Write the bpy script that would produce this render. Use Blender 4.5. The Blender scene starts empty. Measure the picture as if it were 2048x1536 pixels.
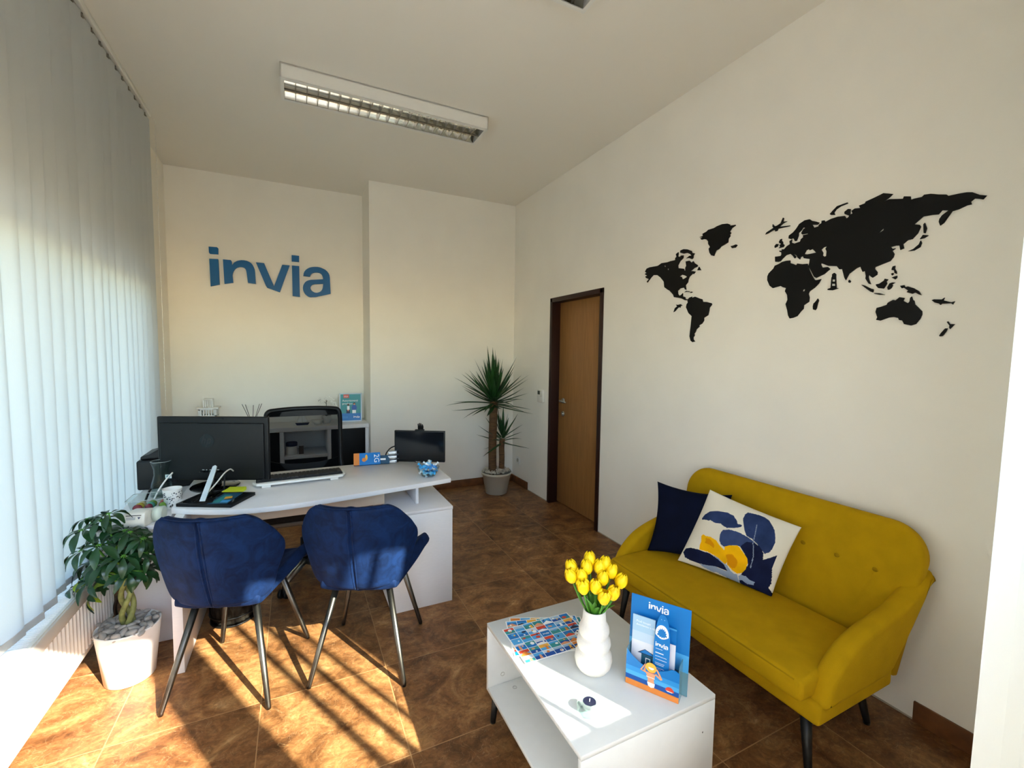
import bpy, bmesh, math, random, json
from mathutils import Vector, Matrix, Euler
from mathutils.geometry import tessellate_polygon
random.seed(7)
PI = math.pi
SC = bpy.context.scene
COL = SC.collection
def rad(a): return math.radians(a)

# ------------------------------------------------------------------ materials
def lin(c): return c/12.92 if c <= .04045 else ((c+.055)/1.055)**2.4
def rgb(h):
    h = h.lstrip('#'); return tuple(lin(int(h[i:i+2], 16)/255) for i in (0, 2, 4)) + (1,)
MATS = {}
def mat(name, col, rough=.5, metal=0, spec=.5, noise=0, nscale=20, bump=0, bscale=200, sheen=0, trans=0, ior=1.45, coat=0, emit=0, alpha=1, nstretch=None):
    if name in MATS: return MATS[name]
    m = bpy.data.materials.new(name); m.use_nodes = True
    nt = m.node_tree; b = nt.nodes['Principled BSDF']
    c = rgb(col) if isinstance(col, str) else col
    b.inputs['Base Color'].default_value = c
    b.inputs['Roughness'].default_value = rough
    b.inputs['Metallic'].default_value = metal
    b.inputs['Specular IOR Level'].default_value = spec
    b.inputs['IOR'].default_value = ior
    b.inputs['Transmission Weight'].default_value = trans
    b.inputs['Coat Weight'].default_value = coat
    b.inputs['Alpha'].default_value = alpha
    if sheen:
        b.inputs['Sheen Weight'].default_value = sheen; b.inputs['Sheen Roughness'].default_value = .35
        b.inputs['Sheen Tint'].default_value = tuple(min(1, x*1.5+.02) for x in c[:3]) + (1,)
    if noise or bump:
        tc = nt.nodes.new('ShaderNodeTexCoord')
        mp = nt.nodes.new('ShaderNodeMapping'); nt.links.new(tc.outputs['Object'], mp.inputs[0])
        if nstretch: mp.inputs['Scale'].default_value = nstretch
    if noise:
        n = nt.nodes.new('ShaderNodeTexNoise'); n.inputs['Scale'].default_value = nscale; n.inputs['Detail'].default_value = 4
        nt.links.new(mp.outputs[0], n.inputs['Vector'])
        r = nt.nodes.new('ShaderNodeValToRGB')
        r.color_ramp.elements[0].position = .3; r.color_ramp.elements[1].position = .7
        r.color_ramp.elements[0].color = tuple(x*(1-noise) for x in c[:3]) + (1,)
        r.color_ramp.elements[1].color = tuple(min(1, x*(1+noise)) for x in c[:3]) + (1,)
        nt.links.new(n.outputs['Fac'], r.inputs[0]); nt.links.new(r.outputs[0], b.inputs['Base Color'])
    if bump:
        n2 = nt.nodes.new('ShaderNodeTexNoise'); n2.inputs['Scale'].default_value = bscale; n2.inputs['Detail'].default_value = 3
        nt.links.new(mp.outputs[0], n2.inputs['Vector'])
        bp = nt.nodes.new('ShaderNodeBump'); bp.inputs['Strength'].default_value = bump; bp.inputs['Distance'].default_value = .002
        nt.links.new(n2.outputs['Fac'], bp.inputs['Height']); nt.links.new(bp.outputs[0], b.inputs['Normal'])
    MATS[name] = m
    return m
def nodemat(name):
    m = bpy.data.materials.new(name); m.use_nodes = True; m.node_tree.nodes.clear(); MATS[name] = m
    nt = m.node_tree; out = nt.nodes.new('ShaderNodeOutputMaterial')
    return m, nt, out

WHITE_WALL = mat('wall_plaster', (.88, .842, .765, 1), .9, noise=.02, nscale=3, bump=.15, bscale=260, spec=.2)
CEIL = mat('ceiling_paint', (.83, .79, .715, 1), .95, bump=.1, bscale=200, spec=.1)
WOOD_W = mat('white_laminate', (.74, .73, .735, 1), .38, noise=.02, nscale=40, nstretch=(1, 6, 6), spec=.4)
WOOD_E = mat('white_edge_banding', (.86, .84, .83, 1), .4)
VELVET = mat('blue_velvet', '#081c3d', .75, noise=.4, nscale=13, bump=.25, bscale=45, sheen=.42, spec=.15)
for n_ in VELVET.node_tree.nodes:
    if n_.type == 'VALTORGB': n_.color_ramp.elements[0].position = .36; n_.color_ramp.elements[1].position = .66
    if n_.type == 'TEX_NOISE' and n_.inputs['Scale'].default_value < 20: n_.inputs['Distortion'].default_value = 1.5; n_.inputs['Roughness'].default_value = .62
VELVET_D = mat('navy_velvet', '#070d22', .8, noise=.35, nscale=9, sheen=.25, bump=.3, bscale=25, spec=.1)
GUN = mat('gunmetal', '#5b5853', .36, metal=1, noise=.1, nscale=30)
BLACKM = mat('black_metal', '#0b0a09', .4, spec=.4)
MUSTARD = mat('mustard_fabric', '#b48d0c', .9, noise=.07, nscale=14, bump=.35, bscale=420, sheen=.12, spec=.1)
MUST_D = mat('mustard_piping', '#9c7a0a', .9, bump=.3, bscale=400, spec=.1)
BPLAST = mat('black_plastic', '#07080a', .48, spec=.35)
BGLOSS = mat('black_gloss', '#030304', .06, spec=.5)
SCREEN = mat('dark_screen', '#0b1016', .12, spec=.6)
WPLAST = mat('white_plastic', '#e4e2dc', .4)
CREAM = mat('cream_plastic', '#d8d4c8', .35)
SILVER = mat('silver_metal', '#c9cccd', .3, metal=1)
CHROME = mat('chrome', '#dfe0e0', .12, metal=1)
LOGO = mat('sign_blue', '#04609c', .45, spec=.4)
BLACKDECAL = mat('black_decal', '#050504', .6, spec=.3)
GLASSM = mat('clear_glass', '#f2f8f8', .02, trans=1, ior=1.45)
LEAFG = mat('schefflera_leaf', '#15381a', .3, noise=.4, nscale=9, spec=.5)
LEAFY = mat('schefflera_young_leaf', '#7c8c1f', .4, noise=.25, nscale=12)
BARK = mat('green_bark', '#7d8048', .7, noise=.35, nscale=35, bump=.5, bscale=60)
YLEAF = mat('yucca_leaf', '#264a22', .42, noise=.4, nscale=10)
YBARK = mat('yucca_bark', '#5f452c', .9, noise=.4, nscale=14, nstretch=(1, 1, 6), bump=.8, bscale=60)
PEBG = mat('grey_pebble', '#9a9691', .7, noise=.3, nscale=18)
PEBW = mat('white_pebble', '#b9b1a2', .75, noise=.3, nscale=30)
POTW = mat('white_pot', (.80, .79, .76, 1), .35)
POTC = mat('cream_pot', '#bdb6a6', .5)
YEL = mat('tulip_yellow', '#ffd400', .5, noise=.1, nscale=30, sheen=.1)
STEMG = mat('tulip_green', '#4f8a2a', .5, noise=.3, nscale=20)
VASEM = mat('speckled_ceramic', (.74, .71, .665, 1), .55, noise=.04, nscale=220, bump=.2, bscale=160)
BAGM = mat('bin_bag', '#5a5348', .3, noise=.6, nscale=18, bump=.9, bscale=30)
DOORW = mat('beech_veneer', '#976a3c', .45, noise=.13, nscale=9, nstretch=(6, 6, .5), spec=.4)
DOORF = mat('brown_door_frame', '#2a120c', .45, spec=.4)
RADW = mat('radiator_enamel', (.78, .76, .70, 1), .4)
BLUE1 = mat('print_blue', '#0a73bd', .4)
BLUE2 = mat('print_light_blue', '#4aa3dc', .4)
BLUE3 = mat('print_deep_blue', '#0a4fa0', .4)
SKYP = mat('print_sky', '#9fc0da', .4)
SKYW = mat('print_pale_sky', '#d3d7e2', .4)
ORANGE = mat('print_orange', '#d98238', .4)
REDP = mat('print_red', '#d2442c', .4)
SKIN = mat('print_skin', '#dd9a72', .5)
STRAW = mat('print_straw', '#eeb040', .5)
DIFFUSER = None
WPRINT = mat('print_white', '#f3f3f1', .4)
TEAL = mat('print_teal', '#2f8f92', .4)
DTEAL = mat('print_dark_teal', '#1c4a66', .4)
NAVYP = mat('print_navy', '#1c2548', .5)
GREYP = mat('print_grey_blue', '#7f8899', .5)
NAVY2 = mat('print_mid_navy', '#2b3a63', .85, noise=.25, nscale=14, spec=.1)
NAVY1 = mat('print_dark_navy', '#171d3a', .85, noise=.3, nscale=14, spec=.1)
LEMON = mat('print_lemon', '#f0b307', .8, noise=.12, nscale=12, spec=.1)
CREAMF = mat('cream_fabric', '#e3dccb', .9, noise=.03, nscale=6, bump=.25, bscale=320, spec=.1)
STEELG = mat('print_steel', '#8fa1bd', .85, spec=.1)
NOTEY = mat('sticky_yellow', '#d9e62a', .6)

def fabric(name, col, tr=.5, bump=.3, bs=250):
    m, nt, out = nodemat(name)
    d = nt.nodes.new('ShaderNodeBsdfDiffuse'); t = nt.nodes.new('ShaderNodeBsdfTranslucent'); mx = nt.nodes.new('ShaderNodeMixShader')
    d.inputs[0].default_value = rgb(col); t.inputs[0].default_value = rgb(col); mx.inputs[0].default_value = tr
    tc = nt.nodes.new('ShaderNodeTexCoord'); n = nt.nodes.new('ShaderNodeTexNoise'); n.inputs['Scale'].default_value = bs
    mp = nt.nodes.new('ShaderNodeMapping'); mp.inputs['Scale'].default_value = (1, 1, .25)
    nt.links.new(tc.outputs['Object'], mp.inputs[0]); nt.links.new(mp.outputs[0], n.inputs['Vector'])
    bp = nt.nodes.new('ShaderNodeBump'); bp.inputs['Strength'].default_value = bump; bp.inputs['Distance'].default_value = .001
    nt.links.new(n.outputs['Fac'], bp.inputs['Height']); nt.links.new(bp.outputs[0], d.inputs['Normal'])
    nt.links.new(d.outputs[0], mx.inputs[1]); nt.links.new(t.outputs[0], mx.inputs[2]); nt.links.new(mx.outputs[0], out.inputs[0])
    return m
SLAT = fabric('blind_fabric', '#d2d5d6', .35)
DIFFUSER = fabric('added_diffuser', '#e9e6df', .55)  # translucent material of the sheets added to diffuse the sun
def pane_glass(name, tint='#f4faf8', ior=1.45, milk=0):
    m, nt, out = nodemat(name)
    t = nt.nodes.new('ShaderNodeBsdfTransparent'); g = nt.nodes.new('ShaderNodeBsdfGlossy'); mx = nt.nodes.new('ShaderNodeMixShader'); lw = nt.nodes.new('ShaderNodeLayerWeight'); pw = nt.nodes.new('ShaderNodeMath'); pw.operation = 'POWER'; f = nt.nodes.new('ShaderNodeMath'); f.operation = 'MULTIPLY_ADD'
    t.inputs[0].default_value = rgb(tint); g.inputs['Roughness'].default_value = .01; lw.inputs[0].default_value = .5; nt.links.new(lw.outputs['Facing'], pw.inputs[0]); pw.inputs[1].default_value = 4; nt.links.new(pw.outputs[0], f.inputs[0])
    r0 = ((ior-1)/(ior+1))**2; f.inputs[1].default_value = .75*(1-r0); f.inputs[2].default_value = r0
    nt.links.new(f.outputs[0], mx.inputs[0]); nt.links.new(t.outputs[0], mx.inputs[1]); nt.links.new(g.outputs[0], mx.inputs[2]); nt.links.new(mx.outputs[0], out.inputs[0])
    if milk:
        d = nt.nodes.new('ShaderNodeBsdfDiffuse'); d.inputs[0].default_value = rgb(tint); m2 = nt.nodes.new('ShaderNodeMixShader'); m2.inputs[0].default_value = milk
        nt.links.new(t.outputs[0], m2.inputs[1]); nt.links.new(d.outputs[0], m2.inputs[2]); nt.links.new(m2.outputs[0], mx.inputs[1])
    return m
PANE = pane_glass('window_glass')
THIN = pane_glass('thin_clear_plastic', '#eef5f4', 1.22)
CRYSTAL = pane_glass('crystal_glass', '#e6f2f1', 1.6, .12)
def mesh_fabric(name, col, op):
    m, nt, out = nodemat(name)
    t = nt.nodes.new('ShaderNodeBsdfTransparent'); d = nt.nodes.new('ShaderNodeBsdfDiffuse'); mx = nt.nodes.new('ShaderNodeMixShader')
    d.inputs[0].default_value = rgb(col); mx.inputs[0].default_value = op
    nt.links.new(t.outputs[0], mx.inputs[1]); nt.links.new(d.outputs[0], mx.inputs[2]); nt.links.new(mx.outputs[0], out.inputs[0])
    return m
CHAIRMESH = mesh_fabric('chair_mesh', '#0a0b0d', .72)
BINMESH = mesh_fabric('bin_mesh', '#0c0b0a', .6)

def floor_material():
    m, nt, out = nodemat('slate_tiles')
    L = nt.links.new
    b = nt.nodes.new('ShaderNodeBsdfPrincipled'); L(b.outputs[0], out.inputs[0])
    g = nt.nodes.new('ShaderNodeNewGeometry')
    mp = nt.nodes.new('ShaderNodeMapping'); L(g.outputs['Position'], mp.inputs[0])
    mp.inputs['Location'].default_value = (.16, -1.56, 0)   # a grout crossing at (-0.16, 1.56)
    br = nt.nodes.new('ShaderNodeTexBrick'); L(mp.outputs[0], br.inputs['Vector'])
    br.offset = 0; br.squash = 1
    br.inputs['Scale'].default_value = 1; br.inputs['Brick Width'].default_value = .52; br.inputs['Row Height'].default_value = .52
    br.inputs['Mortar Size'].default_value = .0022; br.inputs['Mortar Smooth'].default_value = .2; br.inputs['Bias'].default_value = 0
    br.inputs['Color1'].default_value = (0, 0, 0, 1); br.inputs['Color2'].default_value = (1, 1, 1, 1)
    sep = nt.nodes.new('ShaderNodeSeparateXYZ'); L(mp.outputs[0], sep.inputs[0])
    def snap(o):
        d = nt.nodes.new('ShaderNodeMath'); d.operation = 'DIVIDE'; L(o, d.inputs[0]); d.inputs[1].default_value = .52
        f = nt.nodes.new('ShaderNodeMath'); f.operation = 'FLOOR'; L(d.outputs[0], f.inputs[0]); return f
    cx, cy = snap(sep.outputs[0]), snap(sep.outputs[1])
    cb = nt.nodes.new('ShaderNodeCombineXYZ'); L(cx.outputs[0], cb.inputs[0]); L(cy.outputs[0], cb.inputs[1])
    wn = nt.nodes.new('ShaderNodeTexWhiteNoise'); wn.noise_dimensions = '3D'; L(cb.outputs[0], wn.inputs['Vector'])
    off = nt.nodes.new('ShaderNodeVectorMath'); off.operation = 'MULTIPLY_ADD'; L(wn.outputs['Color'], off.inputs[0]); off.inputs[1].default_value = (7, 7, 7); L(mp.outputs[0], off.inputs[2])
    st = nt.nodes.new('ShaderNodeMapping'); L(off.outputs[0], st.inputs[0]); st.inputs['Scale'].default_value = (1, 1.2, 1); st.inputs['Rotation'].default_value = (0, 0, rad(20))
    n1 = nt.nodes.new('ShaderNodeTexNoise'); n1.inputs['Scale'].default_value = 5.5; n1.inputs['Detail'].default_value = 9; n1.inputs['Roughness'].default_value = .68; n1.inputs['Distortion'].default_value = .9
    L(st.outputs[0], n1.inputs['Vector'])
    r1 = nt.nodes.new('ShaderNodeValToRGB'); L(n1.outputs['Fac'], r1.inputs[0])
    e = r1.color_ramp.elements
    e[0].position = .28; e[0].color = rgb('#472c18'); e[1].position = .74; e[1].color = rgb('#c9a070')
    x = e.new(.42); x.color = rgb('#6f4828'); x = e.new(.52); x.color = rgb('#875c36'); x = e.new(.62); x.color = rgb('#9c7145')
    n2 = nt.nodes.new('ShaderNodeTexNoise'); n2.inputs['Scale'].default_value = 28; n2.inputs['Detail'].default_value = 6; n2.inputs['Roughness'].default_value = .7; n2.inputs['Distortion'].default_value = 1.2
    L(st.outputs[0], n2.inputs['Vector'])
    r2 = nt.nodes.new('ShaderNodeValToRGB'); L(n2.outputs['Fac'], r2.inputs[0])
    r2.color_ramp.elements[0].position = .36; r2.color_ramp.elements[0].color = (.55, .55, .55, 1); r2.color_ramp.elements[1].position = .6; r2.color_ramp.elements[1].color = (1.12, 1.12, 1.12, 1)
    mx = nt.nodes.new('ShaderNodeMix'); mx.data_type = 'RGBA'; mx.blend_type = 'MULTIPLY'; mx.inputs[0].default_value = .8
    L(r1.outputs[0], mx.inputs[6]); L(r2.outputs[0], mx.inputs[7])
    tv = nt.nodes.new('ShaderNodeMapRange'); L(wn.outputs['Value'], tv.inputs[0]); tv.inputs[3].default_value = .8; tv.inputs[4].default_value = 1.15
    mv = nt.nodes.new('ShaderNodeVectorMath'); mv.operation = 'SCALE'; L(mx.outputs[2], mv.inputs[0]); L(tv.outputs[0], mv.inputs['Scale'])
    n3 = nt.nodes.new('ShaderNodeTexNoise'); n3.inputs['Scale'].default_value = 9; n3.inputs['Detail'].default_value = 5; n3.inputs['Distortion'].default_value = 2.2; L(st.outputs[0], n3.inputs['Vector'])
    sb_ = nt.nodes.new('ShaderNodeMath'); sb_.operation = 'SUBTRACT'; L(n3.outputs['Fac'], sb_.inputs[0]); sb_.inputs[1].default_value = .5
    ab = nt.nodes.new('ShaderNodeMath'); ab.operation = 'ABSOLUTE'; L(sb_.outputs[0], ab.inputs[0])
    vr = nt.nodes.new('ShaderNodeMapRange'); L(ab.outputs[0], vr.inputs[0]); vr.inputs[1].default_value = 0; vr.inputs[2].default_value = .012; vr.inputs[3].default_value = .16; vr.inputs[4].default_value = 0
    vm = nt.nodes.new('ShaderNodeMix'); vm.data_type = 'RGBA'; L(vr.outputs[0], vm.inputs[0]); L(mv.outputs[0], vm.inputs[6]); vm.inputs[7].default_value = rgb('#d9b889')
    fm = nt.nodes.new('ShaderNodeMix'); fm.data_type = 'RGBA'; L(br.outputs['Fac'], fm.inputs[0]); L(vm.outputs[2], fm.inputs[6]); fm.inputs[7].default_value = rgb('#a07a52')
    L(fm.outputs[2], b.inputs['Base Color'])
    b.inputs['Specular IOR Level'].default_value = .35
    rr = nt.nodes.new('ShaderNodeMapRange'); L(n2.outputs['Fac'], rr.inputs[0]); rr.inputs[3].default_value = .32; rr.inputs[4].default_value = .55; L(rr.outputs[0], b.inputs['Roughness'])
    ad = nt.nodes.new('ShaderNodeMath'); ad.operation = 'MULTIPLY_ADD'; L(br.outputs['Fac'], ad.inputs[0]); ad.inputs[1].default_value = -1.5; L(n2.outputs['Fac'], ad.inputs[2])
    bp = nt.nodes.new('ShaderNodeBump'); bp.inputs['Strength'].default_value = .25; bp.inputs['Distance'].default_value = .003; L(ad.outputs[0], bp.inputs['Height']); L(bp.outputs[0], b.inputs['Normal'])
    return m
TILE = floor_material()
SKIRT = mat('skirting_tile', '#6d4527', .45, noise=.3, nscale=16, bump=.3, bscale=60)

# ------------------------------------------------------------------ mesh helpers
class MB:
    """collects shapes and links them as one mesh object"""
    def __init__(s): s.bm = bmesh.new(); s.mats = []; s.sm = False
    def mi(s, m):
        if m is None: return 0
        if m not in s.mats: s.mats.append(m)
        return s.mats.index(m)
    def _tag(s, faces, m, smooth=False):
        i = s.mi(m)
        for f in faces: f.material_index = i; f.smooth = smooth
    def box(s, a, b, m=None, bev=0, seg=2, M=None):
        c = [(a[i]+b[i])/2 for i in range(3)]; d = [abs(b[i]-a[i]) for i in range(3)]
        t = bmesh.new(); bmesh.ops.create_cube(t, size=1)
        bmesh.ops.scale(t, vec=d, verts=t.verts); bmesh.ops.translate(t, vec=c, verts=t.verts)
        if bev: bmesh.ops.bevel(t, geom=t.edges[:], offset=min(bev, min(d)*.49), segments=seg, profile=.5, affect='EDGES')
        s.join(t, m, M, smooth=bool(bev)); return s
    def join(s, t, m=None, M=None, smooth=False):
        if M is not None: bmesh.ops.transform(t, matrix=M, verts=t.verts)
        mp = {v: s.bm.verts.new(v.co) for v in t.verts}; fs = []
        for f in t.faces:
            try: fs.append(s.bm.faces.new([mp[v] for v in f.verts]))
            except ValueError: pass
        s._tag(fs, m, smooth); t.free(); return fs
    def tube(s, pts, r, m=None, n=10, cap=True, smooth=True):
        pts = [Vector(p) for p in pts]; N = len(pts)
        rs = r if isinstance(r, (list, tuple)) else [r]*N
        rings = []; up = None
        for i, p in enumerate(pts):
            d = (pts[min(i+1, N-1)]-pts[max(i-1, 0)])
            d = d.normalized() if d.length > 1e-9 else Vector((0, 0, 1))
            if up is None:
                a = Vector((0, 0, 1)) if abs(d.z) < .9 else Vector((1, 0, 0)); x = d.cross(a).normalized()
            else:
                x = (up - d*up.dot(d)); x = x.normalized() if x.length > 1e-6 else d.orthogonal().normalized()
            up = x; y = d.cross(x)
            rings.append([s.bm.verts.new(p + (x*math.cos(2*PI*k/n)+y*math.sin(2*PI*k/n))*rs[i]) for k in range(n)])
        fs = []
        for i in range(N-1):
            for k in range(n): fs.append(s.bm.faces.new([rings[i][k], rings[i][(k+1) % n], rings[i+1][(k+1) % n], rings[i+1][k]]))
        s._tag(fs, m, smooth)
        if cap: s._tag([s.bm.faces.new(rings[0][::-1]), s.bm.faces.new(rings[-1])], m)
        return s
    def lathe(s, prof, m=None, c=(0, 0, 0), n=32, cap0=True, cap1=True, smooth=True):
        rings = [[s.bm.verts.new((c[0]+r*math.cos(2*PI*k/n), c[1]+r*math.sin(2*PI*k/n), c[2]+z)) for k in range(n)] for r, z in prof]
        fs = []
        for i in range(len(rings)-1):
            for k in range(n): fs.append(s.bm.faces.new([rings[i][k], rings[i][(k+1) % n], rings[i+1][(k+1) % n], rings[i+1][k]]))
        s._tag(fs, m, smooth); ends = []
        if cap0: ends.append(s.bm.faces.new(rings[0][::-1]))
        if cap1: ends.append(s.bm.faces.new(rings[-1]))
        s._tag(ends, m); return s
    def grid(s, fn, nu, nv, m=None, smooth=True, closed=False):
        V = [[s.bm.verts.new(fn(i/nu, j/nv)) for j in range(nv+1)] for i in range(nu+1)]
        fs = [s.bm.faces.new([V[i][j], V[i+1][j], V[i+1][j+1], V[i][j+1]]) for i in range(nu) for j in range(nv)]
        s._tag(fs, m, smooth); return s
    def ball(s, c, r, m=None, sub=2, M=None):
        t = bmesh.new(); bmesh.ops.create_icosphere(t, subdivisions=sub, radius=1)
        rr = r if isinstance(r, (list, tuple)) else (r, r, r)
        T = Matrix.Translation(c) @ (M if M is not None else Matrix()) @ Matrix.Diagonal((rr[0], rr[1], rr[2], 1))
        s.join(t, m, T, True); return s
    def prism(s, loops, h0, h1, m=None, M=None, smooth=False):
        """extrude an outline (first loop) with holes from z=h0 to z=h1"""
        if not isinstance(loops[0][0], (list, tuple, Vector)): loops = [loops]
        L3 = [[Vector((p[0], p[1], 0)) for p in l] for l in loops]
        tri = tessellate_polygon(L3); flat = [p for l in L3 for p in l]
        M = M if M is not None else Matrix()
        A = [s.bm.verts.new(M @ Vector((p.x, p.y, h0))) for p in flat]
        fs = []
        def face(vs):
            try: fs.append(s.bm.faces.new(vs))
            except ValueError: pass
        if h1 == h0:
            for t in tri: face([A[i] for i in t])
        else:
            B = [s.bm.verts.new(M @ Vector((p.x, p.y, h1))) for p in flat]
            for t in tri: face([B[i] for i in t]); face([A[i] for i in t[::-1]])
            k = 0
            for l in L3:
                n = len(l)
                for i in range(n): a, b = k+i, k+(i+1) % n; face([A[a], A[b], B[b], B[a]])
                k += n
        s._tag(fs, m, smooth); return s
    def rprism(s, out, th, r, m=None, M=None, seg=5):
        """outline extruded to thickness th with edges rounded by r"""
        M = M if M is not None else Matrix(); n = len(out)
        ar = sum(out[i][0]*out[(i+1) % n][1]-out[(i+1) % n][0]*out[i][1] for i in range(n)); sg = 1 if ar > 0 else -1
        nor = []
        for i in range(n):
            p, q, w = Vector(out[i-1][:2]), Vector(out[i][:2]), Vector(out[(i+1) % n][:2]); e1, e2 = (q-p).normalized(), (w-q).normalized()
            n1, n2 = Vector((-e1.y, e1.x))*sg, Vector((-e2.y, e2.x))*sg; k = n1+n2; k = k.normalized(); nor.append(k/max(.5, k.dot(n1)))
        lev = [(r*(1-math.sin(PI/2*j/seg)), r*(1-math.cos(PI/2*j/seg))) for j in range(seg+1)]
        lev = lev+[(i_, th-z_) for i_, z_ in lev[::-1]]
        rings = [[s.bm.verts.new(M @ Vector((out[i][0]+nor[i].x*ins, out[i][1]+nor[i].y*ins, z))) for i in range(n)] for ins, z in lev]
        fs = []
        for A, B in zip(rings, rings[1:]):
            for i in range(n): fs.append(s.bm.faces.new([A[i], A[(i+1) % n], B[(i+1) % n], B[i]]))
        tri = tessellate_polygon([[Vector((out[i][0]+nor[i].x*r, out[i][1]+nor[i].y*r, 0)) for i in range(n)]])
        for R_, rev in ((rings[0], 1), (rings[-1], 0)):
            for t in tri:
                try: fs.append(s.bm.faces.new([R_[i] for i in (t[::-1] if rev else t)]))
                except ValueError: pass
        s._tag(fs, m, True); return s
    def text(s, txt, size, M, m=None, depth=0, align='LEFT', lh=1.1):
        c = bpy.data.curves.new('t', 'FONT'); c.body = txt; c.size = size; c.align_x = align; c.extrude = depth; c.resolution_u = 2; c.space_line = lh
        o = bpy.data.objects.new('t', c); COL.objects.link(o)
        me = bpy.data.meshes.new_from_object(o.evaluated_get(bpy.context.evaluated_depsgraph_get()))
        t = bmesh.new(); t.from_mesh(me); s.join(t, m, M)
        bpy.data.objects.remove(o); bpy.data.curves.remove(c); bpy.data.meshes.remove(me); return s
    def build(s, name, m=None, parent=None, fix=True, smooth=None, world=False):
        if fix: bmesh.ops.recalc_face_normals(s.bm, faces=s.bm.faces)
        if smooth is not None:
            for f in s.bm.faces: f.smooth = smooth
        if world and parent is not None:
            r = parent
            while r.parent is not None: r = r.parent
            bmesh.ops.transform(s.bm, matrix=(Matrix.Translation(r.location) @ r.rotation_euler.to_matrix().to_4x4()).inverted(), verts=s.bm.verts)
        me = bpy.data.meshes.new(name); s.bm.to_mesh(me); s.bm.free()
        for x in (s.mats or [m]): me.materials.append(x)
        o = bpy.data.objects.new(name, me); COL.objects.link(o)
        if parent is not None: o.parent = parent
        return o
def tag(o, label, cat, group=None, kind=None):
    o['label'] = label; o['category'] = cat
    if group: o['group'] = group
    if kind: o['kind'] = kind
    return o
def thing(name, label, cat, loc=(0, 0, 0), rotz=0, group=None):
    o = bpy.data.objects.new(name, None); COL.objects.link(o); o.location = loc; o.rotation_euler = (0, 0, rotz); o.empty_display_size = .1
    return tag(o, label, cat, group)
def solo(mb, name, m, label, cat, loc=(0, 0, 0), rotz=0, group=None, kind=None):
    o = mb.build(name, m); o.location = loc; o.rotation_euler = (0, 0, rotz); return tag(o, label, cat, group, kind)
def struct(o): o['kind'] = 'structure'; return o
def dup(root, loc, rotz, label=None):
    r = root.copy(); COL.objects.link(r); r.location = loc; r.rotation_euler = (0, 0, rotz)
    if label: r['label'] = label
    def kids(a, b):
        for ch in [x for x in list(a.children)]:
            c = ch.copy(); COL.objects.link(c); c.parent = b; kids(ch, c)
    kids(root, r); return r
def bevel(o, w, seg=3, ang=40):
    b = o.modifiers.new('b', 'BEVEL'); b.width = w; b.segments = seg; b.limit_method = 'ANGLE'; b.angle_limit = rad(ang)
    for p in o.data.polygons: p.use_smooth = True
    return o
def subd(o, lv=2):
    s = o.modifiers.new('s', 'SUBSURF'); s.levels = lv; s.render_levels = lv
    for p in o.data.polygons: p.use_smooth = True
    return o
def solid(o, t, off=0):
    s = o.modifiers.new('k', 'SOLIDIFY'); s.thickness = t; s.offset = off; return o
def frame(o, x, y): # matrix with columns x, y, x*y at o
    x = Vector(x).normalized(); y = Vector(y).normalized(); z = x.cross(y)
    return Matrix(((x.x, y.x, z.x, o[0]), (x.y, y.y, z.y, o[1]), (x.z, y.z, z.z, o[2]), (0, 0, 0, 1)))
def bez(pts, n=8):
    """smooth curve through points (Catmull-Rom)"""
    P = [Vector(p) for p in pts]; P = [P[0]*2-P[1]] + P + [P[-1]*2-P[-2]]; out = []
    for i in range(1, len(P)-2):
        a, b, c, d = P[i-1], P[i], P[i+1], P[i+2]
        for k in range(n):
            t = k/n; out.append(.5*((2*b)+(c-a)*t+(2*a-5*b+4*c-d)*t*t+(3*b-a-3*c+d)*t**3))
    out.append(P[-2]); return out
def interp(tab, x):
    if x <= tab[0][0]: return tab[0][1]
    for (a, b), (c, d) in zip(tab, tab[1:]):
        if x <= c: return b+(d-b)*(x-a)/(c-a)
    return tab[-1][1]
def circle(cx, cy, rx, ry=None, n=20, a0=0, a1=360):
    ry = rx if ry is None else ry; full = abs(a1-a0) >= 360
    return [(cx+rx*math.cos(rad(a0+(a1-a0)*k/(n if full else n-1))), cy+ry*math.sin(rad(a0+(a1-a0)*k/(n if full else n-1)))) for k in range(n)]
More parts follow.
